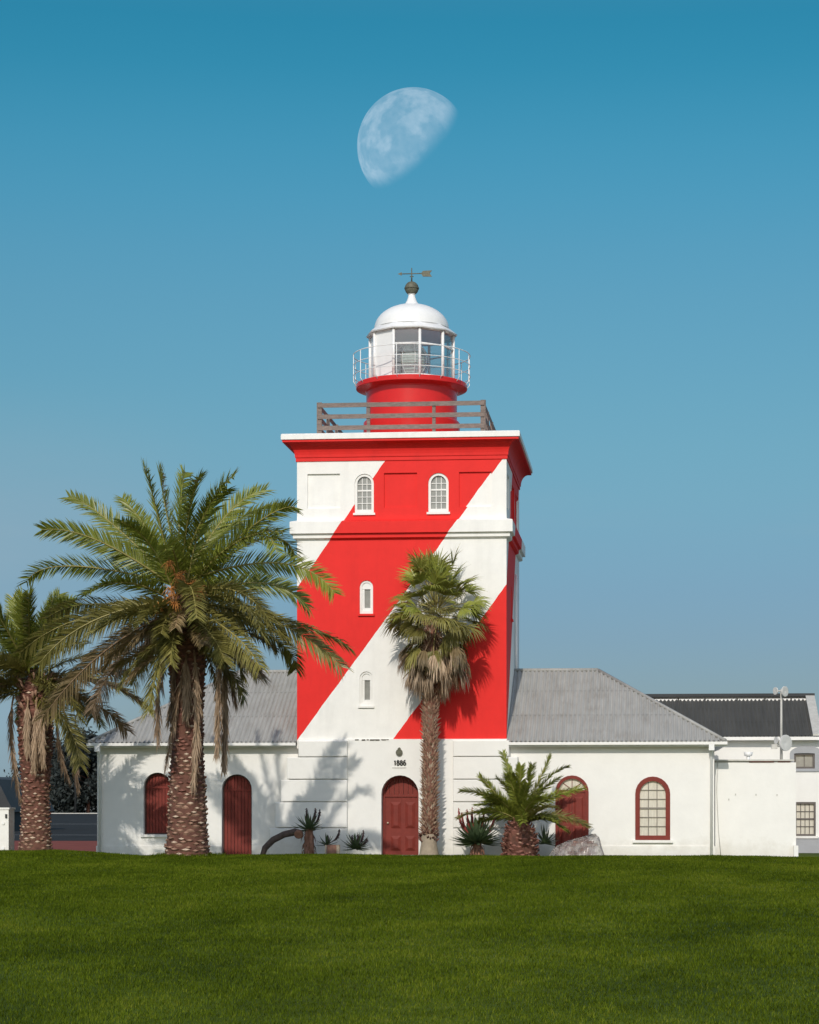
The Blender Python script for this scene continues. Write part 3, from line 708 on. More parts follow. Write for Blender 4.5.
for k in range(10):
    a, b = pv[k], pv[(k + 1) % 10]; q = MB()
    inn = .985 if k not in solid else .99
    c0 = Vector((LX, LY, 0))
    a2, b2 = c0 + (a - c0) * inn, c0 + (b - c0) * inn; a3, b3 = c0 + (a - c0) * (inn - .012), c0 + (b - c0) * (inn - .012)
    v = [(a2.x, a2.y, zw0 + .05), (b2.x, b2.y, zw0 + .05), (b2.x, b2.y, zw1 - .03), (a2.x, a2.y, zw1 - .03), (a3.x, a3.y, zw0 + .05), (b3.x, b3.y, zw0 + .05), (b3.x, b3.y, zw1 - .03), (a3.x, a3.y, zw1 - .03)]
    q.faces(v, [(0, 1, 2, 3), (7, 6, 5, 4), (0, 4, 5, 1), (1, 5, 6, 2), (2, 6, 7, 3), (3, 7, 4, 0)])
    q.build('wall_panel' if k in solid else 'lantern_pane', M['white_metal'] if k in solid else gm, lro)
# dome
dm = MB()
dm.lathe([(1.40, zw1 - .02), (1.60, zw1 - .05), (1.62, zw1 - .01), (1.36, ZL(330)), (1.30, ZL(329.3))], LX, LY, 10, 0, va[0], False)
zd0, zd1 = ZL(329.6), ZL(305.5)
pr = [(1.32 * math.cos(t), zd0 + (zd1 - zd0 + .03) * math.sin(t)) for t in [i / 12 * 1.36 for i in range(13)]]
pr += [(.25, ZL(304.3)), (.18, ZL(301.5)), (.13, ZL(297.5)), (.11, ZL(295)), (.15, ZL(294.3)), (0, ZL(294.2))]
dm.lathe(pr, LX, LY, 48); dm.build('dome', M['white_metal'], lro, sharp=40)
fn = MB(); zb0 = ZL(288.4); rb = .245
fn.lathe([(rb * math.cos(t), zb0 + rb * math.sin(t)) for t in [-math.pi / 2 + math.pi * i / 14 for i in range(15)]], LX, LY, 24)
fn.lathe([(.255, zb0 - .03), (.262, zb0), (.255, zb0 + .03)], LX, LY, 24); fn.build('finial_ball', M['dark_metal'], lro)
vn = MB(); zv = ZL(273.7)
vn.tube([(LX, LY, ZL(282)), (LX, LY, ZL(268))], [.03, .018], 6)
vn.tube([(X(400.6, LY), LY, zv), (X(428, LY), LY, zv)], .018, 6)
hx = X(400.6, LY); vn.prism([(hx - .10, zv), (hx + .04, zv - .06), (hx + .04, zv + .06)], LY - .012, LY + .012)
xa, xb = X(421, LY), X(432, LY)
vn.prism([(xa, zv), (xa + .07, zv - .11), (xb, zv - .12), (xb - .08, zv), (xb, zv + .10), (xa + .07, zv + .09)], LY - .015, LY + .015)
vn.tube([(LX - .07, LY, ZL(276.5)), (LX + .07, LY, ZL(276.5))], .015, 6); vn.build('weather_vane', M['dark_metal'], lro)
# lens
ln = MB(); zl0, zl1 = zdk + .22, ZL(344); pl = []
for i in range(25):
    t = i / 24; r = .18 + .40 * math.sin(math.pi * t) ** .7; pl.append((r + (.03 if i % 2 else 0), zl0 + (zl1 - zl0) * t))
ln.lathe(pl, LX, LY, 8, 0, ac + .2, False)
M['lens'] = mat('lens_glass', (.42, .47, .43), .15, var=.2, scale=6)
lno = ln.build('lens', M['lens'], lro)
lf_ = MB()
for k in range(8):
    a = ac + .2 + 2 * math.pi * k / 8; lf_.tube([(LX + (r + .04) * math.cos(a), LY + (r + .04) * math.sin(a), z) for r, z in pl[::2]], .022, 5)
lf_.lathe([(.25, zdk), (.30, zdk + .1), (.22, zl0), (0, zl0)], LX, LY, 16)
lf_.build('lens_frame', M['white_metal'], lro)

# ================================================================== COTTAGES
def corr_roof(mb, pts_fn, u0, u1, pitch=.152, amp=.042, seg=4):
    """corrugated slope; pts_fn(u) -> (eave point, top point, normal)"""
    n = max(2, int(abs(u1 - u0) / pitch * seg)); prev = None; vs = []
    for i in range(n + 1):
        u = u0 + (u1 - u0) * i / n; a, b, nn = pts_fn(u); o = nn * (amp * math.sin(2 * math.pi * u / pitch)); vs += [a + o, b + o]
    mb.faces(vs, [(2 * i, 2 * i + 2, 2 * i + 3, 2 * i + 1) for i in range(n)], 0, True)

def hip_roof(parent, xin, xout, ye0, half, ze, zr_, name='roof', m=None, hip=True):
    """xin: end against the tower, xout: hipped outer corner"""
    sg = 1 if xout > xin else -1; hl = half if hip else 0.0
    rise = zr_ - ze; m = m or M['roof_grey']
    mb = MB(); nf = Vector((0, -rise, half)).normalized()
    def front(u):
        x = xin + sg * u; k = min(1.0, (abs(xout - x)) / half) if hip else 1.0
        return Vector((x, ye0, ze)), Vector((x, ye0 + half * k, ze + rise * k)), nf
    corr_roof(mb, front, 0.0, abs(xout - xin))
    def back(u):
        x = xin + sg * u; k = min(1.0, (abs(xout - x)) / half) if hip else 1.0
        return Vector((x, ye0 + 2 * half, ze)), Vector((x, ye0 + 2 * half - half * k, ze + rise * k)), Vector((0, rise, half)).normalized()
    corr_roof(mb, back, 0.0, abs(xout - xin))
    if hip:
        ns = Vector((sg * rise, 0, half)).normalized()
        def side(u):
            y = ye0 + u; k = min(1.0, min(u, 2 * half - u) / half)
            return Vector((xout, y, ze)), Vector((xout - sg * half * k, y, ze + rise * k)), ns
        corr_roof(mb, side, 0.0, 2 * half)
    ro = mb.build(name, m, parent)
    rc = MB(); xe = xout - sg * hl
    rc.tube([(xin, ye0 + half, zr_ + .01), (xe, ye0 + half, zr_ + .01)], .07, 6)
    if hip:
        rc.tube([(xe, ye0 + half, zr_ + .0), (xout, ye0, ze + .02)], .065, 6); rc.tube([(xe, ye0 + half, zr_ + .0), (xout, ye0 + 2 * half, ze + .02)], .065, 6)
    rc.build('ridge_cap', m, ro)
    # sheet laps
    lp = MB()
    for k in (.36, .70):
        xs_ = xout - sg * half * k if hip else xout
        p0 = Vector((xin + sg * .05, ye0 + half * k, ze + rise * k)) + nf * .012; p1 = Vector((xs_, ye0 + half * k, ze + rise * k)) + nf * .010
        lp.face([p0, p1, p1 + Vector((0, .03, .03 * rise / half)) + nf * .004, p0 + Vector((0, .03, .03 * rise / half)) + nf * .004])
    lp.build('sheet_lap', m, ro)
    return ro

def sash_window(parent, x0, x1, z0, z1, y, mframe, fw_, cols, rows, mpane, mbar, sill=True, arched=True, recess=.0, label=None):
    shp = (lambda a, b, c_, d_: arch(a, b, c_, d_)) if arched else rect
    fr_ = MB(); fr_.ring(shp(x0, x1, z0, z1), shp(x0 + fw_, x1 - fw_, z0 + fw_, z1 - fw_), y - .03 + recess, y + .10 + recess)
    wdw = fr_.build('window', mframe, parent)
    if label: wdw['label'] = label
    xi0, xi1, zi0, zi1 = x0 + fw_, x1 - fw_, z0 + fw_, z1 - fw_
    pn = MB(); pn.prism(shp(xi0 + .001, xi1 - .001, zi0 + .001, zi1 - .001), y + .06 + recess, y + .09 + recess); pn.build('pane', mpane, wdw)
    mb = MB(); W, H = xi1 - xi0, zi1 - zi0; r = W / 2; zs = zi1 - r; cx = (xi0 + xi1) / 2
    for i in range(1, cols):
        xx = xi0 + W * i / cols; top = zs + math.sqrt(max(0, r * r - (xx - cx) ** 2)) if arched else zi1
        mb.box(xx - .014, xx + .014, y + .035 + recess, y + .058 + recess, zi0, top - .004)
    for i in range(1, rows):
        zz = zi0 + H * i / rows; hw = r if (zz < zs or not arched) else math.sqrt(max(0.0, r * r - (zz - zs) ** 2)); t_ = .03 if i == rows // 2 else .013
        mb.box(cx - hw + .003, cx + hw - .003, y + .028 + recess, y + .050 + recess, zz - t_, zz + t_)
    mb.build('glazing_bars', mbar, wdw)
    if sill:
        sb = MB(); sb.box(x0 - .09, x1 + .09, y - .09, y - .003, z0 - .09, z0 - .004); sb.build('sill', M['white_trim'], wdw)
    return wdw

CY = .22                                 # cottage front wall
EY = CY - .36; HALF = 4.30
zeave, zridge = Z(741.5, 600, EY), Z(670.3, 560, EY + HALF)
ZC = lambda py, px=600: Z(py, px, CY)

def cottage(side):
    if side > 0:
        c = thing('cottage', 'white cottage right of the lighthouse with a small paned arched window', 'cottage', (X(620, CY), CY, 0), 'cottages flanking the tower')
        xin, xw, xo = XR, X(714.3, CY), X(725.5, EY)
        ops = [(555.3, 588.7, 775.3, 858, 'door'), (635.2, 670.2, 776.5, 840, 'win')]; ref = 620
    else:
        c = thing('cottage', 'white cottage left of the lighthouse with boarded arched openings behind palms', 'cottage', (X(200, CY), CY, 0), 'cottages flanking the tower')
        xin, xw, xo = XL, X(97.2, CY), X(88.5, EY)
        ops = [(143.5, 171.5, 772.5, 834.5, 'board'), (221.7, 251.8, 774.3, 858, 'boarddoor')]; ref = 200
    zc = lambda py: Z(py, ref, CY)
    ztop_w = zeave + .05
    xa, xb = min(xin, xw), max(xin, xw)
    wl = MB(); hs = []
    for a, b, t, bt, k in ops:
        hs.append((arch(X(a, CY), X(b, CY), zc(bt), zc(t)), .14 if k in ('win', 'door') else .30))
    wl.wall(rect(xa, xb, -.4, ztop_w), hs, lambda u, dd, z: (u, CY + dd, z))
    yb = EY + 2 * HALF - .36
    wl.face([(xw, CY, -.4), (xw, yb, -.4), (xw, yb, ztop_w), (xw, CY, ztop_w)])
    wl.face([(xa, yb, -.4), (xb, yb, -.4), (xb, yb, ztop_w), (xa, yb, ztop_w)])
    wl.face([(xa, CY, ztop_w - .02), (xb, CY, ztop_w - .02), (xb, yb, ztop_w - .02), (xa, yb, ztop_w - .02)])
    wl.build('wall', M['white'], c)
    pl_ = MB(); zp = zc(846)
    cuts = sorted([xa] + [v for a, b, t, bt, k in ops if bt > 850 for v in (X(a, CY) - .01, X(b, CY) + .01)] + [xb + (.03 if side > 0 else 0)])
    if side < 0: cuts[0] -= .03
    for i in range(0, len(cuts) - 1, 2): pl_.box(cuts[i], cuts[i + 1], CY - .03, CY - .002, -.4, zp)
    pl_.build('plinth', M['white'], c)
    hip_roof(c, xin, xo, EY, HALF, zeave, zridge)
    gt = MB(); sg = 1 if side > 0 else -1
    ga, gb = sorted((xin + sg * .02, xo + sg * .06))
    gt.box(ga, gb, EY - .05, EY + .05, zeave - .11, zeave - .012)
    gt.box(ga, gb, EY + .052, EY + .075, zeave - .17, zeave - .03)
    gt.box(ga, gb, EY + .077, CY - .002, zeave - .15, zeave - .12)
    ya, yb2 = EY + .05, EY + 2 * HALF
    xs0, xs1 = sorted((xo + sg * .05, xo - sg * .05)); gt.box(xs0, xs1, ya, yb2, zeave - .11, zeave - .012)
    xs0, xs1 = sorted((xo - sg * .055, xw + sg * .002)); gt.box(xs0, xs1, ya + .03, yb2, zeave - .15, zeave - .12)
    gt.build('gutter', M['white_trim'], c)
    dp = MB(); xd = xw - sg * .10
    dp.tube([(xd, EY, zeave - .08), (xd, EY + .05, zeave - .28), (xd, CY - .07, zeave - .5), (xd, CY - .07, -.3)], .045, 8)
    dp.box(xd - .09, xd + .09, EY - .055, EY + .10, zeave - .30, zeave - .112)
    dp.build('downpipe', M['white_metal'], c)
    for a, b, t, bt, k in ops:
        x0, x1, z0, z1 = X(a, CY), X(b, CY), zc(bt), zc(t)
        if k == 'win':
            sash_window(c, x0 + .002, x1 - .002, z0 + .002, z1 - .002, CY, M['maroon'], .15, 3, 6, M['glass_curtain'], M['muntin'], label='arched sash window with a maroon frame')
        elif k == 'door':
            fr_ = MB(); fr_.ring(arch(x0 + .002, x1 - .002, z0, z1 - .002), arch(x0 + .11, x1 - .11, z0 + .01, z1 - .11), CY - .03, CY + .13)
            d0 = fr_.build('door', M['maroon'], c); d0['label'] = 'maroon double door under a glazed fanlight'
            ztr = zc(791.5); xi0, xi1 = x0 + .11, x1 - .11; xm = (xi0 + xi1) / 2
            for xa_, xb_ in ((xi0 + .004, xm - .004), (xm + .004, xi1 - .004)):
                q = MB(); q.box(xa_, xb_, CY + .05, CY + .11, -.2, ztr - .03)
                for za, zz in ((.12, 1.0), (1.12, ztr - .18 if ztr > 1.5 else 2)):
                    panel_raised(q, xa_ + .07, xb_ - .07, za, zz, CY + .048, .03, .05)
                q.build('door_leaf', M['maroon'], d0)
            q = MB(); q.box(xi0 + .003, xi1 - .003, CY + .02, CY + .11, ztr - .028, ztr + .05); q.build('transom', M['maroon'], d0)
            r = (xi1 - xi0) / 2; zs = z1 - .11 - r
            q = MB(); q.prism(arch(xi0 + .002, xi1 - .002, ztr + .052, z1 - .112), CY + .07, CY + .10); q.build('fanlight', M['glass_curtain'], d0)
            q = MB()
            for an in (45, 90, 135): q.tube([(xm, CY + .06, ztr + .06), (xm + r * .97 * math.cos(R(an)), CY + .06, zs + r * .95 * math.sin(R(an)))], .012, 5)
            q.build('fanlight_bars', M['maroon'], d0)
        else:
            fr_ = MB(); fr_.ring(arch(x0 + .002, x1 - .002, z0 + .002, z1 - .002), arch(x0 + .05, x1 - .05, z0 + .05, z1 - .05), CY + .17, CY + .29)
            d0 = fr_.build('door' if k == 'boarddoor' else 'window', M['maroon_dark'], c)
            d0['label'] = 'arched door of dark red vertical boards' if k == 'boarddoor' else 'arched window closed with dark red boarded shutters'
            xi0, xi1 = x0 + .05, x1 - .05; r = (xi1 - xi0) / 2; zs = z1 - .05 - r; cx = (xi0 + xi1) / 2; nb = 8
            q = MB()
            for i in range(nb):
                xa_ = xi0 + (xi1 - xi0) * i / nb + .008; xb_ = xi0 + (xi1 - xi0) * (i + 1) / nb - .008
                ha = math.sqrt(max(0, r * r - (xa_ - cx) ** 2)); hb = math.sqrt(max(0, r * r - (xb_ - cx) ** 2))
                q.prism([(xa_, z0 + .051), (xb_, z0 + .051), (xb_, zs + hb - .004), (xa_, zs + ha - .004)], CY + .20, CY + .26, 0)
            q.build('boards', M['maroon'], d0)
            q = MB(); q.box(xi0 + .002, xi1 - .002, CY + .18, CY + .198, zs - .06, zs + .02); q.build('rail', M['maroon'], d0)
            if k == 'board':
                sb = MB(); sb.box(x0 - .09, x1 + .09, CY - .07, CY - .003, z0 - .09, z0 - .004); sb.build('sill', M['white_trim'], d0)
    return c
cottage(1); cottage(-1)

# ================================================================== REAR BUILDINGS (right)
AY = 1.0
ax0, ax1 = X(714.8, AY), X(796, AY); az1 = Z(762.5, 755, AY)
an = thing('annex', 'plain white flat roofed annex between the cottage and the rear house', 'annex', ((ax0 + ax1) / 2, AY, 0))
q = MB(); q.box(ax0, ax1, AY, AY + 6, -.4, az1); q.build('wall', M['white'], an)
q = MB(); q.box(ax0 - .02, ax1 - .06, AY - .06, AY + 6.02, az1 + .05, az1 + .10); q.box(ax0 + .02, ax1 - .16, AY + .05, AY + 5.9, az1 + .003, az1 + .048); q.build('roof', M['lead'], an)
q = MB(); q.box(X(749, AY), X(774, AY), AY - .03, AY + .04, az1 + .004, az1 + .046 + .03 * 0); q.box(X(778, AY), X(790, AY), AY - .02, AY + .04, az1 + .006, az1 + .044); q.build('rusty_fascia', M['rust'], an)
for px, py in ((728.8, 799.5), (735.5, 794.5), (756, 794.7), (777, 795)):
    q = MB(); p = P(px, py, AY); q.box(p.x - .02, p.x + .02, AY - .018, AY - .003, p.z - .03, p.z + .03); q.build('wall_bolt', M['lead'], an)
q = MB(); q.tube([(ax0 + .10, AY - .05, Z(760, 755, AY)), (ax0 + .06, AY - .05, Z(790, 755, AY)), (ax0 + .02 + .1, AY - .05, Z(830, 755, AY)), (ax0 + .2, AY - .05, 0)], .012, 5); q.build('cable', M['lead'], an)
q = MB(); q.tube([(X(749, AY), AY + .5, az1 + .05), (X(749, AY), AY + .5, az1 + .22)], .06, 10); q.lathe([(.06, az1 + .22), (.13, az1 + .24), (.15, az1 + .36), (0, az1 + .36)], X(749, AY), AY + .5, 12); q.build('roof_vent', M['white_metal'], an)
q = MB(); q.box(X(793.5, AY), X(797.8, AY), AY - .25, AY - .02, -.2, Z(845.5, 795, AY)); q.build('meter_box', M['white_trim'], an)

# mast with dishes standing on the annex roof
my = AY + 2.2; mp_ = P(781.3, 758, my)
ms = thing('antenna_mast', 'slim mast with white radio dishes on the annex roof', 'antenna', (mp_.x, my, az1 + .1))
q = MB(); q.tube([(mp_.x, my, az1 + .06), (mp_.x, my, Z(689, 781, my))], [.05, .035], 8); q.box(mp_.x - .15, mp_.x + .15, my - .15, my + .15, az1 + .102, az1 + .14); q.build('pole', M['lead'], ms)
def dish(px, py, rad, yawd, name='dish'):
    c = P(px, py, my - .1); b = MB()
    pr = [(0, 0), (rad * .5, .04 * rad), (rad * .85, .16 * rad), (rad, .32 * rad), (rad * 1.0, .55 * rad), (rad * .96, .56 * rad), (0, .40 * rad)]
    b.lathe(pr, 0, 0, 24)
    rot = Matrix.Rotation(R(yawd), 3, 'Z') @ Matrix.Rotation(R(90), 3, 'Y')
    b.v = [tuple(c + rot @ Vector(v)) for v in b.v]
    b.tube([c, (mp_.x, my, c.z)], .03, 6)
    b.build(name, M['dish'], ms, sharp=40)
dish(783.0, 691.5, .18, -40); dish(776.8, 691, .13, 215); dish(783.0, 743, .28, -48); dish(777.6, 740.5, .13, 210)
q = MB(); p = P(775.5, 746, my - .1); q.box(p.x - .14, p.x + .06, my - .2, my, p.z - .10, p.z + .06); q.tube([p, (mp_.x, my, p.z)], .02, 6); q.build('radio_box', M['lead'], ms)

HY = 9.0
ho = thing('rear_house', 'white two storey house with a long dark corrugated roof', 'house', (X(780, HY), HY, 0))
hx0, hx1 = X(640, HY), X(820, HY); hze = Z(737.5, 760, HY)
q = MB()
wv = [(794, 814.8, 753.2, 768.6), (794.6, 815.8, 802, 836)]
hol = [(rect(X(a, HY), X(b, HY), Z(d_, 800, HY), Z(c_, 800, HY)), .15) for a, b, c_, d_ in wv]
q.wall(rect(hx0, hx1, -.4, hze), hol, lambda u, dd, z: (u, HY + dd, z))
q.face([(hx0, HY, -.4), (hx0, HY + 9, -.4), (hx0, HY + 9, hze), (hx0, HY, hze)]); q.face([(hx1, HY, -.4), (hx1, HY + 9, -.4), (hx1, HY + 9, hze), (hx1, HY, hze)])
q.build('wall', M['white'], ho)
q = MB(); q.box(X(780, HY), hx1 + .02, HY - .05, HY - .002, -.4, Z(837.3, 800, HY)); q.build('plinth', M['grey_plaster'], ho)
q = MB(); o_ = arch(X(789.8, HY), X(823, HY), Z(771.5, 800, HY), Z(746, 800, HY), rise=.28)
a, b, c_, d_ = wv[0]; ix0, ix1, iz0, iz1 = X(a, HY), X(b, HY), Z(d_, 800, HY), Z(c_, 800, HY)
q.ring(o_, arch(ix0, ix1, iz0, iz1 + .001, rise=.02), HY - .05, HY - .002); q.build('window_surround', M['grey_plaster'], ho)
for i, (a, b, c_, d_) in enumerate(wv):
    sash_window(ho, X(a, HY) + .002, X(b, HY) - .002, Z(d_, 800, HY) + .002, Z(c_, 800, HY) - .002, HY, M['dark_frame'], .07, 2 if i == 0 else 4, 1 if i == 0 else 4, M['glass_grey'] if i == 0 else M['glass_curtain'], M['dark_frame'], sill=(i == 1), arched=False, recess=.04)
HH = 3.6; hzr = Z(697.5, 740, HY - .3 + HH)
hip_roof(ho, X(640, HY), X(821, HY - .3), HY - .3, HH, hze + .03, hzr, m=M['roof_dark'], hip=False)
q = MB(); xg = X(821, HY - .3)
q.prism([(0, 0), (.16, 0), (.16, .14), (0, .14)], 0, 1)
q.v = []; q.f = []; q.m = []; q.sm = []
for a_, b_ in (((HY - .34, hze + .02), (HY - .3 + HH, hzr + .01)), ((HY - .3 + 2 * HH, hze + .02), (HY - .3 + HH + .002, hzr + .01))):
    v = [(x_, y_, z_ + dz_) for (y_, z_) in (a_, b_) for x_, dz_ in ((xg - .30, .03), (xg + .04, .03), (xg + .04, .10), (xg - .30, .10))]
    q.faces(v, [(0, 1, 2, 3), (7, 6, 5, 4), (0, 4, 5, 1), (1, 5, 6, 2), (2, 6, 7, 3), (3, 7, 4, 0)])
q.build('barge_capping', M['lead'], ho)
q = MB(); q.face([(hx1, HY, hze - .02), (hx1, HY + 2 * HH - .6, hze - .02), (hx1, HY + HH - .3, hzr - .12)]); q.build('gable', M['white'], ho)
q = MB(); q.box(X(640, HY - .3), X(822.5, HY - .3), HY - .38, HY - .28, hze - .11, hze + .015); q.box(X(640, HY - .3), X(823, HY - .3), HY - .278, HY - .003, hze - .05, hze - .01); q.build('gutter', M['white_trim'], ho)
q = MB(); yr_ = HY - .3 + HH; rng3 = random.Random(4); x = X(650, yr_)
while x < X(808, yr_):
    l = rng3.uniform(.9, 1.6); q.box(x, min(x + l, X(809, yr_)), yr_ - .24, yr_ - .14, hzr - .14, hzr - .06); x += l + .06
q.build('ridge_flashing', M['white_trim'], ho)
q = MB(); q.box(X(640, yr_), xg + .05, yr_ - .1, yr_ + .1, hzr + .03, hzr + .15); q.build('ridge_beam', M['slate'], ho)

# ================================================================== LEFT BACKGROUND
gy_ = -6.0
gp = thing('gate_pillar', 'short white gate pillar at the left edge of the lawn', 'pillar', (X(2, gy_), gy_, 0))
q = MB(); xa, xb = X(-8, gy_), X(11.5, gy_); zt = Z(809.5, 5, gy_)
q.box(xa, xb, gy_ - .3, gy_ + .3, -.3, zt); q.build('shaft', M['white'], gp)
q = MB(); q.box(xa - .03, xb + .03, gy_ - .33, gy_ + .33, zt + .002, zt + .06); q.build('cap', M['white_trim'], gp)
q = MB(); q.box(xb - .10, xb - .04, gy_ - .34, gy_ - .302, Z(818, 5, gy_), Z(814, 5, gy_)); q.build('latch_plate', M['black'], gp)
q = MB()
for py in (823, 848): p = P(6.2, py, gy_); q.tube([(p.x, gy_ - .33, p.z), (p.x, gy_ - .3, p.z)], .05, 10)
q.build('bolt', M['white_metal'], gp)

fy_ = 55
fh = thing('far_house', 'dark roofed house beyond the road at far left', 'house', (X(-10, fy_), fy_, 0))
q = MB(); x0, x1 = X(-70, fy_), X(12, fy_); q.box(x0, x1, fy_, fy_ + 8, -.4, Z(809, 0, fy_)); q.build('wall', M['slate'], fh)
q = MB(); z0, z1 = Z(811, 0, fy_), Z(776, 0, fy_); xm = X(-10, fy_)
q.prism([(x0 - .4, z0), (x1 + .25, z0 - .05), (xm + .6, z1 - .2), (xm - 1, z1)], fy_ - .5, fy_ + 8.5); q.build('roof', M['slate'], fh)

def leafy_tree(name, label, x, y, h, wd, seed, n=5200, group=None, cone=False):
    r = random.Random(seed); t = thing(name, label, 'tree' if name == 'tree' else 'bush', (x, y, -.1), group or ('dark trees beyond the road' if name == 'tree' else None))
    q = MB(); q.tube([(x, y, -.3), (x + .1, y, h * .3), (x - .05, y, h * .7)], [h * .03, h * .022, h * .008], 8)
    for k in range(5):
        a = r.uniform(0, 6.28); z = h * r.uniform(.25, .55); q.tube([(x, y, z), (x + math.cos(a) * wd * .3, y + math.sin(a) * wd * .3, z + h * .15)], [h * .01, h * .003], 5)
    q.build('trunk', M['bark'], t)
    c = MB(); cl_ = []
    for k in range(26):
        z = r.uniform(.15, 1.0); rad = wd * .5 * ((1.05 - z) if cone else math.sin(math.pi * min(1, z * .85 + .1)) ** .6); a = r.uniform(0, 6.28); q_ = r.random() ** .5
        cl_.append((x + math.cos(a) * rad * q_, y + math.sin(a) * rad * q_, z * h, r.uniform(.10, .2) * wd))
    for i in range(n):
        cx_, cy_, cz_, s_ = cl_[i % len(cl_)]
        p = Vector((cx_ + r.gauss(0, .5) * s_, cy_ + r.gauss(0, .5) * s_, max(.2, cz_ + r.gauss(0, .5) * s_)))
        a = Vector((r.gauss(0, 1), r.gauss(0, 1), r.gauss(0, 1))).normalized(); b = a.cross(Vector((r.gauss(0, 1), r.gauss(0, 1), r.gauss(0, 1)))).normalized(); l = r.uniform(.16, .38) * (h / 8)
        c.face([p - a * l, p + b * l * .45, p + a * l, p - b * l * .45])
    c.build('crown', M['pine'], t)
    return t
leafy_tree('tree', 'dark bushy tree beyond the road, beside the cottage wall', X(88, 222), 222, 9.8, 11, 11, 18000)
leafy_tree('tree', 'dark tree beyond the road, seen between palm trunk and cottage', X(68, 226), 226, 9.0, 10, 12, 18000)
leafy_tree('tree', 'dark tree beyond the road, half hidden by the left palm trunk', X(50, 230), 230, 10.2, 9, 13, 15000)
leafy_tree('tree', 'low dark tree beyond the road, hidden behind the left palm', X(30, 232), 232, 6.5, 8, 14)
leafy_tree('bush', 'low dark bush behind the dark roofed far house', X(14, 90), 90, 2.9, 3.2, 15, 2500)
sy = 217; sl_p = P(75.5, 800, sy)
sm_ = thing('street_lamp', 'thin street lamp standing above the dark trees', 'street lamp', (sl_p.x, sy, 0))
q = MB(); zt = Z(716, 75, sy); q.tube([(sl_p.x, sy, -.3), (sl_p.x, sy, zt), (sl_p.x - .15, sy, zt + .15), (sl_p.x - .55, sy, zt + .2)], [.16, .12, .10, .09], 8); q.build('pole', M['slate'], sm_)
q = MB(); q.box(sl_p.x - 1.15, sl_p.x - .5, sy - .12, sy + .12, zt + .12, zt + .26); q.build('lamp_head', M['slate'], sm_)

# ================================================================== PALMS
ZUP = Vector((0, 0, 1))
def bez(o, c, e, n):
    return [o * (1 - t) ** 2 + c * 2 * t * (1 - t) + e * t * t for t in [i / (n - 1) for i in range(n)]]

def frond(pts, name, mats, parent, r, nl=140, Lm=.62, wd=.036, roll=0.0, fold=.0, droop=.12, rad=.034, label=None):
    """one feather frond on a spine; mats = (leaflet, midrib); fold 1 = dead and folded down the spine"""
    mb = MB(); n = len(pts)
    mb.tube(pts, [rad * (1 - .8 * i / (n - 1)) for i in range(n)], 5, 1)
    cum = [0]
    for i in range(1, n): cum.append(cum[-1] + (pts[i] - pts[i - 1]).length)
    tot = cum[-1]
    hor = Vector((pts[-1].x - pts[0].x, pts[-1].y - pts[0].y, 0))
    ref = Vector((-hor.y, hor.x, 0)).normalized() if hor.length > .05 else Vector((1, 0, 0))
    for k in range(nl):
        t = .10 + .89 * (k + r.random() * .6) / nl; s = t * tot; i = 0
        while i < n - 2 and cum[i + 1] < s: i += 1
        fr_ = (s - cum[i]) / max(1e-6, cum[i + 1] - cum[i]); p = pts[i].lerp(pts[i + 1], fr_); T = (pts[i + 1] - pts[i]).normalized()
        S = (ref - T * ref.dot(T)).normalized(); Nn = S.cross(T)
        if Nn.z < 0 and abs(T.z) < .9: Nn = -Nn
        q = Matrix.Rotation(roll + .35 * math.sin(t * 3), 3, T); S2, N2 = q @ S, q @ Nn
        L = Lm * (.50 + .50 * math.sin(math.pi * min(1, (t * .86 + .12))) ** .6) * r.uniform(.85, 1.1)
        for sg in (-1, 1):
            if r.random() < .05: continue
            if fold:
                dr_ = (T * 1.0 + S2 * sg * r.uniform(.05, .50) + N2 * r.uniform(-.40, .40)).normalized()
            else:
                ph = r.uniform(.80, 1.75); dr_ = (T * (.55 + .55 * t) + (S2 * sg * math.sin(ph) + N2 * math.cos(ph)) * .85).normalized()
            W = dr_.cross(N2 * sg + S2 * .3 + Vector((r.uniform(-.6, .6), r.uniform(-.6, .6), r.uniform(-.6, .6)))).normalized() * wd * r.uniform(.75, 1.15)
            m_ = p + dr_ * L * .5 - ZUP * L * droop * .25; e = p + dr_ * L - ZUP * L * droop * r.uniform(.5, 1.5)
            mb.faces([p - W * .4, p + W * .4, m_ + W * .5, m_ - W * .5, e], [(0, 1, 2, 3), (3, 2, 4)], 0)
    o = mb.build(name, list(mats), parent)
    if label: o['label'] = label
    return o

GREEN = (M['leaf'], M['rachis']); OLIVE = (M['leaf_olive'], M['rachis']); BROWN = (M['leaf_brown'], M['rachis_dry']); DRY = (M['leaf_dry'], M['rachis_dry'])

def arc_frond(o, az, el, length, bend, n=12):
    """spine leaving o at azimuth/elevation, curving down by bend (radians) towards its tip"""
    pts = [o.copy()]; p = o.copy(); st = length / (n - 1)
    for i in range(1, n):
        e = el - bend * ((i - .5) / (n - 1)) ** 1.3
        p = p + Vector((math.cos(az) * math.cos(e), math.sin(az) * math.cos(e), math.sin(e))) * st; pts.append(p.copy())
    return pts

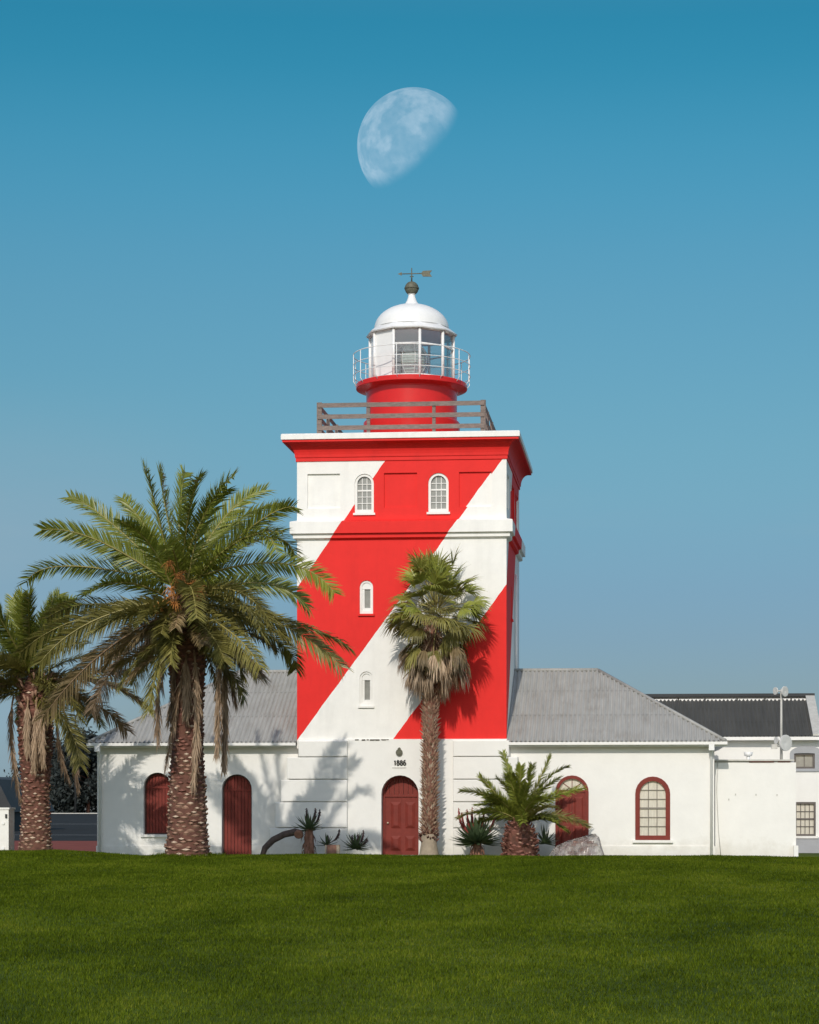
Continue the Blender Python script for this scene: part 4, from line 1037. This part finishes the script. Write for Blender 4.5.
def boots_trunk(parent, prof, x, y, r, rows_dz=.115, around=13, out=.05, up=.045, size=.125, mats=None, spiky=False, z_top=None, lean=lambda z: (0, 0), red0=2.4, cut=None):
    """trunk with spiral rows of leaf-base stubs; prof = [(z, radius)]"""
    mats = mats or [M['bark'], M['boot'], M['boot_pale']]
    mb = MB()
    mb.tube([(x + lean(z)[0], y + lean(z)[1], z) for z, _ in prof], [q for _, q in prof], 28, 0)
    z = prof[0][0] + .02; row = 0
    while z < (z_top or prof[-1][0]):
        for i in range(len(prof) - 1):
            if prof[i][0] <= z <= prof[i + 1][0]: break
        f = (z - prof[i][0]) / (prof[i + 1][0] - prof[i][0]); rad = prof[i][1] * (1 - f) + prof[i + 1][1] * f
        lx, ly = lean(z)
        for k in range(around):
            a = 2 * math.pi * (k + (.5 if row % 2 else 0)) / around + r.uniform(-.10, .10) + .25 * math.sin(z * 1.7); zz = z + r.uniform(-.034, .034) + .03 * math.sin(3 * a + z)
            dr_ = Vector((math.cos(a), math.sin(a), 0)); tg = Vector((-math.sin(a), math.cos(a), 0))
            c = Vector((x + lx, y + ly, zz)) + dr_ * (rad - .01); ow = out * r.uniform(.45, 1.5); uw = up * r.uniform(.6, 1.4); hs = size * r.uniform(.7, 1.25) * (rad / .55 if not spiky else 1)
            mi = 2 if r.random() < .22 else 1
            if r.random() < .07: continue
            if not spiky and len(mats) > 3 and mi == 1 and r.random() < (z - red0) * .55 + .35: mi = 3
            if spiky:
                tip = c + dr_ * ow + ZUP * uw
                mb.faces([c - tg * hs, c + tg * hs, c - ZUP * hs * 1.4, tip - tg * hs * .22, tip + tg * hs * .22], [(0, 1, 4, 3), (0, 3, 2), (1, 2, 4), (2, 3, 4)], mi)
            else:
                v = [c - tg * hs - ZUP * .01, c - ZUP * .055, c + tg * hs - ZUP * .01, c + ZUP * .035,
                     c - tg * hs * .75 + dr_ * ow + ZUP * (uw - .02), c + dr_ * ow * 1.05 + ZUP * (uw - .045), c + tg * hs * .75 + dr_ * ow + ZUP * (uw - .02), c + dr_ * ow * .9 + ZUP * (uw + .012)]
                mb.faces(v, [(0, 1, 5, 4), (1, 2, 6, 5), (2, 3, 7, 6), (3, 0, 4, 7)], mi if mi != 2 else 1)
                mb.faces([v[4], v[5], v[6], v[7]], [(0, 1, 2, 3)], mi)
        z += rows_dz * r.uniform(.92, 1.08); row += 1
    if cut:                  # cut leaf bases standing out under the crown: (top z, drop from, drop to, radius, rise)
        rc = random.Random(9)
        for k in range(60):
            a = rc.uniform(0, 6.28); p0 = Vector((x + math.cos(a) * cut[3], y + math.sin(a) * cut[3], cut[0] - rc.uniform(cut[1], cut[2])))
            mb.tube([p0, p0 + Vector((math.cos(a), math.sin(a), cut[4])).normalized() * rc.uniform(.2, .4)], [.055, .035], 4, 1)
    return mb.build('trunk', mats, parent)

def aimed(o, mid, tip, Yc, sgn, flen, r):
    """spine through photo positions; its depth comes from the frond's own length"""
    e0 = P(*tip, Yc); flat = (Vector((e0.x, Yc, e0.z)) - o).length
    dy = sgn * math.sqrt(max(.05, flen ** 2 - flat ** 2)) * .75 if flat < flen else sgn * .3
    e = P(*tip, Yc + dy); m_ = P(*mid, Yc + dy * .55); c = m_ * 2 - (o + e) * .5
    return bez(o, c, e, 14)

# ---------- the big palm
r = random.Random(21)
PY = -12.5
pb = P(187.3, 857, PY); x_, y_ = pb.x, PY; zg = float(lawn_h(x_, y_))
palm = thing('date_palm', 'tall feather palm on the lawn, its big crown reaching the striped tower', 'palm tree', (x_, y_, zg), 'feather palms around the lighthouse')
zz_ = lambda py: Z(py, 187, PY)
boots_trunk(palm, [(zg - .2, .66), (zg + .05, .62), (zz_(835), .545), (zz_(800), .50), (zz_(750), .43), (zz_(700), .43), (zz_(665), .50), (zz_(630), .52), (zz_(600), .40), (zz_(585), .15)], x_, y_, r, z_top=zz_(600), cut=(P(181, 592, PY).z, .2, 1.5, .38, 1.1), mats=[M['bark'], M['boot'], M['boot_pale'], M['boot_red']])
heart = P(181, 592, PY)
A = [ # mid, tip, depth sign, colour
 ((110, 522), (68, 497), 1, 'g'), ((99, 541), (41, 530), -1, 'g'), ((73, 566), (26, 583), 1, 'g'), ((145, 526), (122, 498), 1, 'g'), ((157, 512), (144, 467), -1, 'g'), ((166, 510), (160, 470), 1, 'g'),
 ((180, 512), (185, 471), 1, 'g'), ((189, 512), (201, 477), -1, 'g'), ((206, 512), (235, 475), -1, 'g'), ((225, 517), (267, 490), 1, 'g'), ((250, 528), (295, 507), -1, 'g'), ((246, 538), (277, 553), -1, 'g'),
 ((258, 540), (296, 558), 1, 'g'), ((278, 563), (335, 594), -1, 'g'), ((262, 583), (309, 609), 1, 'g'), ((284, 620), (350, 648), -1, 'o'), ((272, 620), (343, 668), 1, 'o'), ((270, 636), (295, 671), 1, 'o'),
 ((236, 601), (262, 635), -1, 'o'), ((233, 634), (261, 670), -1, 'o'), ((82, 618), (20, 653), 1, 'o'), ((95, 620), (39, 664), -1, 'o'), ((100, 655), (42, 719), -1, 'b'), ((122, 658), (91, 714), 1, 'd'),
 ((146, 648), (132, 685), 1, 'o'), ((92, 604), (46, 619), 1, 'o'), ((160, 655), (149, 712), -1, 'o'), ((212, 640), (247, 662), 1, 'b'), ((232, 650), (263, 676), 1, 'b'), ((60, 553), (33, 545), 1, 'g')]
MM = {'g': GREEN, 'o': OLIVE, 'b': BROWN, 'd': DRY}
for mid, tip, sg, k in A[:-1]:
    oo = heart + Vector((r.uniform(-.2, .2), r.uniform(-.2, .2), r.uniform(-.25, .25) - (.35 if k != 'g' else 0)))
    frond(aimed(oo, mid, tip, PY, sg, 4.7, r), 'frond', MM[k], palm, r, roll=r.choice((-1, 1)) * r.uniform(.45, 1.15), droop=.10 if k == 'g' else .3)
for i in range(7):      # behind
    az_ = R(90) + r.uniform(-1.25, 1.25); el = r.uniform(-.1, 1.35)
    frond(arc_frond(heart + Vector((0, .15, r.uniform(-.2, .2))), az_, el, r.uniform(3.8, 4.6), r.uniform(.7, 1.2)), 'frond', GREEN if el > .4 else OLIVE, palm, r, roll=r.uniform(-.4, .4))
for i in range(12):      # towards the viewer
    az_ = R(-90) + r.uniform(-1.3, 1.3); el = (1.3, .6, .25, -.2, .75, .0, .4, -.1, .95, .1, .3, -.15)[i]
    frond(arc_frond(heart + Vector((.35 * math.cos(az_), -.25, r.uniform(-.2, .2) - max(0, .5 - el) * .9)), az_, el, r.uniform(3.2, 4.2) * (1 if el > .2 else .7), r.uniform(.7, 1.3) * (1 if el > .2 else .7)), 'frond', GREEN if el > .3 else OLIVE, palm, r, roll=r.uniform(-.4, .4))
HANG = [((188, 648), (178, 700), (165, 768), -.6), ((219, 648), (219, 700), (217, 754), -.5), ((224, 655), (225, 710), (224, 770), .2), ((194, 650), (197, 712), (193, 786), -.75), ((175, 650), (173, 690), (168, 722), -.5),
        ((168, 645), (160, 680), (158, 742), .2), ((214, 640), (228, 672), (236, 705), .5), ((186, 655), (187, 690), (186, 715), -.7)]
for a, b, c_, dy in HANG:
    o_ = P(*a, PY + dy * .7); m_ = P(*b, PY + dy); e_ = P(*c_, PY + dy * .95)
    frond(bez(o_, m_ * 2 - (o_ + e_) * .5, e_, 12), 'hanging_frond', DRY, palm, r, nl=100, Lm=.38, wd=.034, fold=1, droop=.5, label='dead brown frond hanging against the trunk')
for k in range(22):
    az_ = k * 2.39996; z0 = zz_(612) - (zz_(612) - zz_(652)) * (k / 21); el = r.uniform(-.95, -.25)
    o_ = Vector((x_ + math.cos(az_) * .42, y_ + math.sin(az_) * .42, z0))
    frond(arc_frond(o_, az_, el + .35, r.uniform(1.5, 2.6), r.uniform(.5, .9)), 'frond', (OLIVE, BROWN, BROWN)[k % 3], palm, r, nl=90, Lm=.42, roll=r.uniform(-.4, .4), droop=.3)
fs = MB()
for k in range(8):
    a = R(-90) + r.uniform(-1.7, 1.7); base_ = heart + Vector((0, -.2, -.1)); hd_ = base_ + Vector((math.cos(a) * r.uniform(.35, .9), math.sin(a) * .9 - .7, r.uniform(-.5, .8)))
    fs.tube(bez(base_, (base_ + hd_) * .5 + ZUP * .25, hd_, 6), .022, 5)
    for j in range(34):
        d_ = Vector((r.gauss(0, 1), r.gauss(0, 1) - .4, r.gauss(0, 1) - .3)).normalized() * r.uniform(.12, .30)
        fs.tube([hd_, hd_ + d_ * .6, hd_ + d_ - ZUP * .1], [.010, .009, .004], 3, cap=False)
fs.build('fruit_stalks', M['fibre'], palm)

# ---------- the left palm
r = random.Random(33)
PY2 = -6.2
pb = P(35.5, 852, PY2); x2, y2 = pb.x, PY2; zg2 = float(lawn_h(x2, y2))
palm2 = thing('date_palm', 'stout feather palm at the left edge of the lawn, beyond the taller palm', 'palm tree', (x2, y2, zg2), 'feather palms around the lighthouse')
zz_ = lambda py: Z(py, 35, PY2)
boots_trunk(palm2, [(zg2 - .2, .54), (zg2 + .2, .49), (zz_(825), .43), (zz_(800), .41), (zz_(775), .43), (zz_(745), .52), (zz_(710), .52), (zz_(690), .42), (zz_(668), .13)], x2, y2, r, z_top=zz_(685), rows_dz=.105, red0=1.6, cut=(P(30, 672, PY2).z, .3, 1.9, .45, 1.3), mats=[M['bark'], M['boot'], M['boot_pale'], M['boot_red']])
heart2 = P(30, 672, PY2)
A2 = [((24, 632), (22, 593), -1, 'g'), ((29, 630), (29, 593), -1, 'g'), ((46, 622), (60, 594), 1, 'g'), ((18, 632), (13, 597), 1, 'g'), ((56, 620), (74, 602), 1, 'g'), ((9, 634), (-8, 606), -1, 'g'), ((-4, 650), (-40, 640), 1, 'g'),
      ((58, 650), (86, 645), -1, 'o'), ((90, 672), (133, 674), 1, 'b'), ((96, 681), (146, 706), -1, 'b'), ((88, 700), (127, 731), 1, 'd'), ((76, 700), (92, 718), 1, 'o'), ((60, 690), (80, 720), -1, 'o'), ((-8, 675), (-45, 690), 1, 'o'), ((-10, 690), (-40, 730), -1, 'b'),
      ((44, 640), (52, 600), -1, 'g'), ((0, 660), (-35, 660), -1, 'o'), ((70, 660), (112, 655), 1, 'o'), ((48, 690), (60, 722), -1, 'o')]
for mid, tip, sg, k in A2:
    oo = heart2 + Vector((r.uniform(-.2, .2), r.uniform(-.2, .2), r.uniform(-.2, .2) - (.3 if k != 'g' else 0)))
    frond(aimed(oo, mid, tip, PY2, sg, 4.0, r), 'frond', MM[k], palm2, r, roll=r.choice((-1, 1)) * r.uniform(.45, 1.15), droop=.10 if k == 'g' else .3)
for i in range(13):
    az_ = r.uniform(0, 6.28) if i < 7 else R(-90) + r.uniform(-1.2, 1.2); el = r.uniform(-.2, 1.3) if i < 7 else r.uniform(-.3, .5)
    frond(arc_frond(heart2 - ZUP * max(0, .5 - el) * .8, az_, el, r.uniform(3.2, 4.0), r.uniform(.7, 1.3)), 'frond', GREEN if el > .35 else OLIVE, palm2, r, roll=r.uniform(-.4, .4))
for a, b, c_, dy in [((14, 695), (11, 740), (20, 800), -.3), ((36, 700), (36, 730), (34, 768), -.8), ((42, 700), (42, 728), (43, 762), -.8), ((60, 700), (70, 735), (78, 790), .2), ((56, 715), (60, 750), (68, 778), .1), ((28, 700), (27, 730), (28, 752), -.8)]:
    o_ = P(*a, PY2 + dy * .7); m_ = P(*b, PY2 + dy); e_ = P(*c_, PY2 + dy * .95)
    frond(bez(o_, m_ * 2 - (o_ + e_) * .5, e_, 12), 'hanging_frond', DRY, palm2, r, nl=90, Lm=.36, wd=.034, fold=1, droop=.5, label='dead brown frond hanging against the trunk')

# ---------- the small palm by the door
r = random.Random(45)
PY3 = -1.7
pb = P(520, 855, PY3); x3 = pb.x
palm3 = thing('date_palm', 'small squat feather palm at the wall beside the maroon double door', 'palm tree', (x3, PY3, 0), 'feather palms around the lighthouse')
zz_ = lambda py: Z(py, 520, PY3)
boots_trunk(palm3, [(-.2, .52), (.15, .52), (zz_(840), .49), (zz_(830), .42), (zz_(822), .27), (zz_(816), .1)], x3, PY3, r, z_top=zz_(820), rows_dz=.085, around=13, out=.10, up=.10, size=.11, mats=[M['bark'], M['boot_red'], M['boot']])
heart3 = P(520, 822, PY3)
A3 = [((512, 785), (503, 752), 1, 'g'), ((520, 785), (521, 765), -1, 'g'), ((528, 790), (532, 764), -1, 'g'), ((537, 785), (551, 755), 1, 'g'), ((545, 782), (568, 767), 1, 'g'), ((498, 796), (479, 776), -1, 'g'), ((495, 799), (461, 791), -1, 'g'),
      ((488, 812), (458, 818), -1, 'o'), ((548, 799), (584, 788), -1, 'g'), ((553, 815), (589, 826), -1, 'o'), ((514, 790), (510, 766), 1, 'g'), ((538, 810), (556, 808), -1, 'o'), ((500, 806), (484, 795), 1, 'g'), ((536, 796), (560, 778), 1, 'g')]
for mid, tip, sg, k in A3:
    oo = heart3 + Vector((r.uniform(-.1, .1), r.uniform(-.1, .1), r.uniform(-.1, .1)))
    sp_ = aimed(oo, mid, tip, PY3, sg, 2.1, r)
    sp_ = [Vector((p.x, min(p.y, -.45), p.z)) for p in sp_]
    frond(sp_, 'frond', MM[k], palm3, r, nl=120, Lm=.38, wd=.034, rad=.028, roll=r.uniform(-.5, .5), droop=.12)
for i in range(15):
    az_ = R(-90) + r.uniform(-1.6, 1.6); el = r.uniform(.25, 1.45)
    frond(arc_frond(heart3, az_, el, r.uniform(1.3, 1.9), r.uniform(.6, 1.1)), 'frond', GREEN, palm3, r, nl=110, Lm=.36, wd=.034, rad=.026, roll=r.uniform(-.4, .4))

# ---------- the fan palm against the tower
r = random.Random(58)
PYF = -1.05
pb = P(429, 854, PYF); xf = pb.x
fan = thing('fan_palm', 'fan palm with a slim spiky trunk and shaggy crown against the tower', 'palm tree', (xf, PYF, 0))
zf = lambda py: Z(py, 430, PYF)
lean = lambda z: (.05 * max(0, z) / 5, 0)
boots_trunk(fan, [(zf(835), .24), (zf(800), .235), (zf(750), .225), (zf(700), .22), (zf(670), .25), (zf(620), .2)], xf, PYF, r, rows_dz=.072, around=13, out=.12, up=.09, size=.042, mats=[M['wbark'], M['wboot'], M['boot_pale']], spiky=True, lean=lean)
q = MB(); q.lathe([(.34, -.2), (.32, .1), (.27, zf(845)), (.255, zf(834))], xf, PYF, 20); q.build('trunk_base', M['wbase'], fan, sharp=60)
q = MB()
for k in range(60):
    a = r.uniform(0, 6.28); z0 = zf(r.uniform(830, 842)); p0 = Vector((xf + math.cos(a) * .24, PYF + math.sin(a) * .24, z0)); q.tube([p0, p0 + Vector((math.cos(a) * .12, math.sin(a) * .12, .08))], [.03, .01], 4)
q.build('boot_collar', M['rust'], fan)

def fan_leaf(o, az, el, pet, rad, m, parent, spread=1.35, nseg=26, sag=.3, dead=False, name='fan_leaf'):
    mb = MB(); d = Vector((math.cos(az) * math.cos(el), math.sin(az) * math.cos(el), math.sin(el)))
    end = o + d * pet - ZUP * (.10 * pet if not dead else 0); c = (o + end) * .5 + ZUP * .10 * pet * math.cos(el)
    mb.tube(bez(o, c, end, 6), [.022, .02, .018, .016, .014, .012], 5, 1)
    T = (end - c).normalized(); S = T.cross(ZUP); S = S.normalized() if S.length > .15 else Vector((-math.sin(az), math.cos(az), 0)); Nn = S.cross(T)
    if Nn.z < 0: Nn = -Nn
    rl = Matrix.Rotation(r.uniform(-.8, .8), 3, T); S = rl @ S; Nn = rl @ Nn
    for k in range(nseg):
        a = spread * ((k + .5) / nseg * 2 - 1) * (1 if not dead else .42)
        dd = (T * math.cos(a) + S * math.sin(a) + Nn * (.22 * abs(math.sin(a)) + r.uniform(-.07, .07) + (.0 if not dead else r.uniform(-.35, .35)))).normalized()
        L = rad * (1 - .22 * abs(a) / spread) * r.uniform(.88, 1.1); W = (T * -math.sin(a) + S * math.cos(a)).normalized()
        W = (W + Nn * r.uniform(-.6, .6)).normalized(); w1 = rad * .036
        p0 = end; p1 = p0 + dd * L * .30; p2 = p0 + dd * L * .62 - ZUP * L * sag * (.16 + r.uniform(0, .12))
        p3 = p2 + (dd - ZUP * (sag * 2.4 + r.uniform(.0, .3 + sag))).normalized() * L * .42
        mb.faces([p0, p1 - W * w1, p1 + W * w1, p2 - W * w1 * .75, p2 + W * w1 * .75, p3], [(0, 1, 2), (1, 3, 4, 2), (3, 5, 4)], 0)
    mb.v = [(v[0], min(v[1], -.08), v[2]) for v in mb.v]      # nothing grows into the wall
    mb.build(name, [m, M['rachis'] if not dead else M['rachis_dry']], parent)

top = P(437, 601, PYF); GA = 2.39996
for i in range(72):
    t = i / 71; az_ = i * GA + r.uniform(-.3, .3); el = 1.45 - 2.05 * t ** .85 + r.uniform(-.42, .42)
    o_ = top + Vector((math.cos(az_) * .12, math.sin(az_) * .12, -.9 * t + .05))
    back = max(0, math.sin(az_)) * math.cos(el)
    pet = r.uniform(.60, 1.15) * (1 + .36 * max(0, math.sin(el))) * (1 - .45 * back); rad_ = r.uniform(.72, .92) * (1 - .25 * back)
    fan_leaf(o_, az_, el, pet, rad_, M['fan_green'] if t < .6 else M['leaf_olive'], fan, sag=.10 + .55 * t * t)
for i in range(70):
    t = i / 69; az_ = i * GA + r.uniform(-.3, .3); el = -.45 - .85 * t + r.uniform(-.2, .2)
    o_ = P(435, 634 + 22 * t, PYF) + Vector((math.cos(az_) * .18, math.sin(az_) * .18, 0)); back = max(0, math.sin(az_)) * math.cos(el)
    fan_leaf(o_, az_, el, r.uniform(.5, 1.0) * (1 - .5 * back), r.uniform(.5, .85), M['leaf_olive'] if t < .08 else (M['leaf_brown'] if t < .2 else M['skirt']), fan, sag=1.0, dead=True, name='dead_fan_leaf')

# ================================================================== ALOES AND SMALL THINGS
def aloe(name, label, px, py, Y, size, n, seed, stem=0.0, flowers=(), fm=None, group='aloes along the foot of the wall', dead_skirt=False, zbase=None):
    r = random.Random(seed); c = P(px, py, Y); zgr = -.03
    t = thing(name, label, 'aloe', (c.x, Y, zgr), group)
    if dead_skirt:
        q = MB(); q.tube([(c.x, Y, zgr - .1), (c.x, Y, c.z)], [.19, .13], 8)
        for k in range(46):
            a = r.uniform(0, 6.28); z = zgr + (c.z - zgr) * r.uniform(.35, 1.0); d_ = Vector((math.cos(a), math.sin(a), 0)); p0 = Vector((c.x, Y, z)) + d_ * .08; L = r.uniform(.25, .5)
            s_ = Vector((-math.sin(a), math.cos(a), 0)); e = p0 + d_ * L * .5 - ZUP * min(L, z - zgr) * .95
            q.faces([p0 - s_ * .04, p0 + s_ * .04, (p0 + e) * .5 + d_ * .06 + s_ * .03, (p0 + e) * .5 + d_ * .06 - s_ * .03, e], [(0, 1, 2, 3), (3, 2, 4)])
        q.build('dead_leaf_skirt', M['aloe_dead'], t)
    q = MB()
    for k in range(n):
        a = k * GA + r.uniform(-.2, .2); el = 1.35 - 1.65 * (k / n) ** .7 + r.uniform(-.1, .1); L = size * r.uniform(.8, 1.1)
        d_ = Vector((math.cos(a) * math.cos(el), math.sin(a) * math.cos(el), math.sin(el))); s_ = Vector((-math.sin(a), math.cos(a), 0)); u2 = s_.cross(d_).normalized()
        if u2.z < 0: u2 = -u2
        pts_ = [c + d_ * .02, c + d_ * L * .35 + u2 * .01, c + d_ * L * .7 + u2 * L * .05, c + d_ * L + u2 * L * .12]; ws = [.075, .07, .045, .004]; vs = []
        pts_ = [Vector((p.x, min(p.y, -.16), p.z)) for p in pts_]
        for p, w_ in zip(pts_, ws): k_ = w_ * size / .8; vs += [p - s_ * k_, p - u2 * k_ * .55, p + s_ * k_, p + u2 * k_ * .05]
        fsx = [(j * 4 + i, j * 4 + (i + 1) % 4, j * 4 + 4 + (i + 1) % 4, j * 4 + 4 + i) for j in range(3) for i in range(4)]
        q.faces(vs, fsx)
    q.build('rosette', M['aloe'], t)
    for (fx, fy0) in flowers:
        e = P(fx, fy0, Y); q = MB(); b_ = c + ZUP * .05
        mid = Vector((e.x * .97 + c.x * .03, Y - .05, c.z + .25 * (e.z - c.z))); sp_ = bez(b_, mid, e, 10)
        q.tube(sp_, [.018, .017, .016, .016, .028, .036, .038, .034, .025, .008], 8)
        for k in range(40):
            i = r.randint(4, 8); p = sp_[i].lerp(sp_[i + 1], r.random()); a = r.uniform(0, 6.28); q.tube([p, p + Vector((math.cos(a) * .055, math.sin(a) * .055, -.05))], [.014, .006], 3, cap=False)
        q.build('flower_spike', fm or M['aloe_dark'], t)
    return t
aloe('aloe', 'tall aloe with a reddish dead leaf trunk and dark flower spikes', 309, 829, -1.3, .62, 34, 1, flowers=((306.5, 808), (315.5, 808), (320, 809)), dead_skirt=True)
aloe('aloe', 'small dark aloe behind the cut stump by the steps', 327, 845, -1.0, .42, 20, 2, flowers=((339.5, 829), (328, 835)))
aloe('aloe', 'spreading aloe with short flower spikes left of the main door', 356, 848, -1.25, .58, 34, 3, flowers=((363.5, 830), (358, 834), (367, 838), (352, 835)))
aloe('aloe', 'broad aloe with red flower spikes beside the small palm', 477, 841, -1.6, .88, 120, 4, flowers=((458.5, 808), (467, 809), (472, 807), (484, 808), (495, 810), (462, 812)), fm=M['aloe_flower'], dead_skirt=True)
aloe('aloe', 'dark thin leaved aloe between the small palm and the plastic sheet', 545, 843, -1.1, .62, 22, 5)
# fallen aloe stem
fsx = MB(); Yf = -1.4
pts = [P(a, b, Yf) for a, b in ((262, 857), (265, 848), (273, 840), (284, 834.5), (295, 832), (300, 834))]
fsx.tube(pts, [.08, .105, .11, .11, .12, .14], 12, 0)
fallen = thing('fallen_aloe', 'bare grey aloe stem arching over from the ground by the stepped wall', 'plant stem', (pts[0].x, Yf, -.03))
M['stem'] = mat('aloe_stem', (.085, .06, .05), .85, var=.35, scale=9)
fsx.build('stem', M['stem'], fallen)
q = MB(); p = P(298.5, 834.5, Yf - .14)
q.tube([p + Vector((.0, .08, .02)), p, p + Vector((0, -.03, -.01))], [.15, .15, .12], 12); q.build('cut_end', M['aloe_dead'], fallen)
# cut stump
sp0 = P(333, 856, -1.6)
stp = thing('stump', 'low reddish cut stump with a pale split side near the aloes', 'stump', (sp0.x, -1.6, -.05))
q = MB(); zt = Z(845, 333, -1.6); q.lathe([(.22, -.2), (.21, .1), (.20, zt), (0, zt + .01)], sp0.x, -1.6, 14); q.build('bark', M['aloe_dead'], stp)
q = MB(); q.box(sp0.x + .14, sp0.x + .24, -1.76, -1.62, -.1, zt + .01); q.box(sp0.x - .25, sp0.x - .21, -1.70, -1.62, -.1, zt + .0); q.build('split_wood', M['pale_wood'], stp)

# bricks under clear plastic
ty = -1.5
br = MB(); r = random.Random(5)
x0 = X(556, ty); x1 = X(598, ty)
for row in range(7):
    zz = -.05 + row * .085
    xx = x0 + .06 * row * 1.6
    while xx < x1 - .2:
        if zz < .62 - .25 * (x1 - xx) / (x1 - x0): br.box(xx, xx + .205, ty - .25 + r.uniform(-.02, .02), ty + .25, zz, zz + .075, r.randint(0, 1))
        xx += .222
M['brick'] = mat('brick', (.24, .12, .095), .85, var=.25, scale=6); M['brick2'] = mat('pale_brick', (.36, .28, .24), .85, var=.25, scale=6)
tag(br.build('rubble_heap', [M['brick'], M['brick2']]), 'reddish brown rubble heap showing through the clear plastic sheet', 'rubble')
pm = bpy.data.materials.new('clear_plastic'); N, L = nt(pm); b = principled(pm); b.inputs['Base Color'].default_value = (.36, .33, .32, 1); b.inputs['Roughness'].default_value = .25
tr = N.new('ShaderNodeBsdfTransparent'); mx = N.new('ShaderNodeMixShader')
nzp = N.new('ShaderNodeTexNoise'); nzp.inputs['Scale'].default_value = 5; nzp.inputs['Detail'].default_value = 5; tcp = N.new('ShaderNodeTexCoord'); L.new(tcp.outputs['Object'], nzp.inputs[0])
mrp = N.new('ShaderNodeMapRange'); mrp.inputs[1].default_value = .35; mrp.inputs[2].default_value = .65; mrp.inputs[3].default_value = .25; mrp.inputs[4].default_value = .75; L.new(nzp.outputs['Fac'], mrp.inputs[0])
L.new(mrp.outputs[0], mx.inputs[0]); L.new(tr.outputs[0], mx.inputs[1]); L.new(b.outputs[0], mx.inputs[2]); L.new(mx.outputs[0], N['Material Output'].inputs[0])
px0, px1 = X(549, ty), X(604.5, ty); nu, nv = 46, 22; vs_ = []
hp = [(549, 855), (556, 846), (566, 841), (578, 837.5), (588, 834.5), (595, 833), (598.5, 836), (601, 845), (604.5, 857)]
for i in range(nu + 1):
    px = 549 + 55.5 * i / nu
    for (a, ya), (b2, yb_) in zip(hp, hp[1:]):
        if a <= px <= b2 + 1e-6: yy = ya + (yb_ - ya) * (px - a) / (b2 - a); break
    zt = max(.02, Z(yy, 575, ty))
    for j in range(nv + 1):
        a = -1 + 2 * j / nv; z = zt * (1 - abs(a) ** 3.2) ; rr0 = .035 * (1 - abs(a) ** 6)
        vs_.append((X(px, ty) + r.uniform(-rr0, rr0), ty + a * .5 + r.uniform(-rr0, rr0) * 1.3, z - .03 + r.uniform(-rr0, rr0) * .8 * min(1, zt * 3)))
q = MB(); q.faces(vs_, [(i * (nv + 1) + j, (i + 1) * (nv + 1) + j, (i + 1) * (nv + 1) + j + 1, i * (nv + 1) + j + 1) for i in range(nu) for j in range(nv)])
tag(q.build('plastic_sheet', pm), 'crumpled clear plastic sheet draped over a pile by the cottage door', 'plastic sheet')
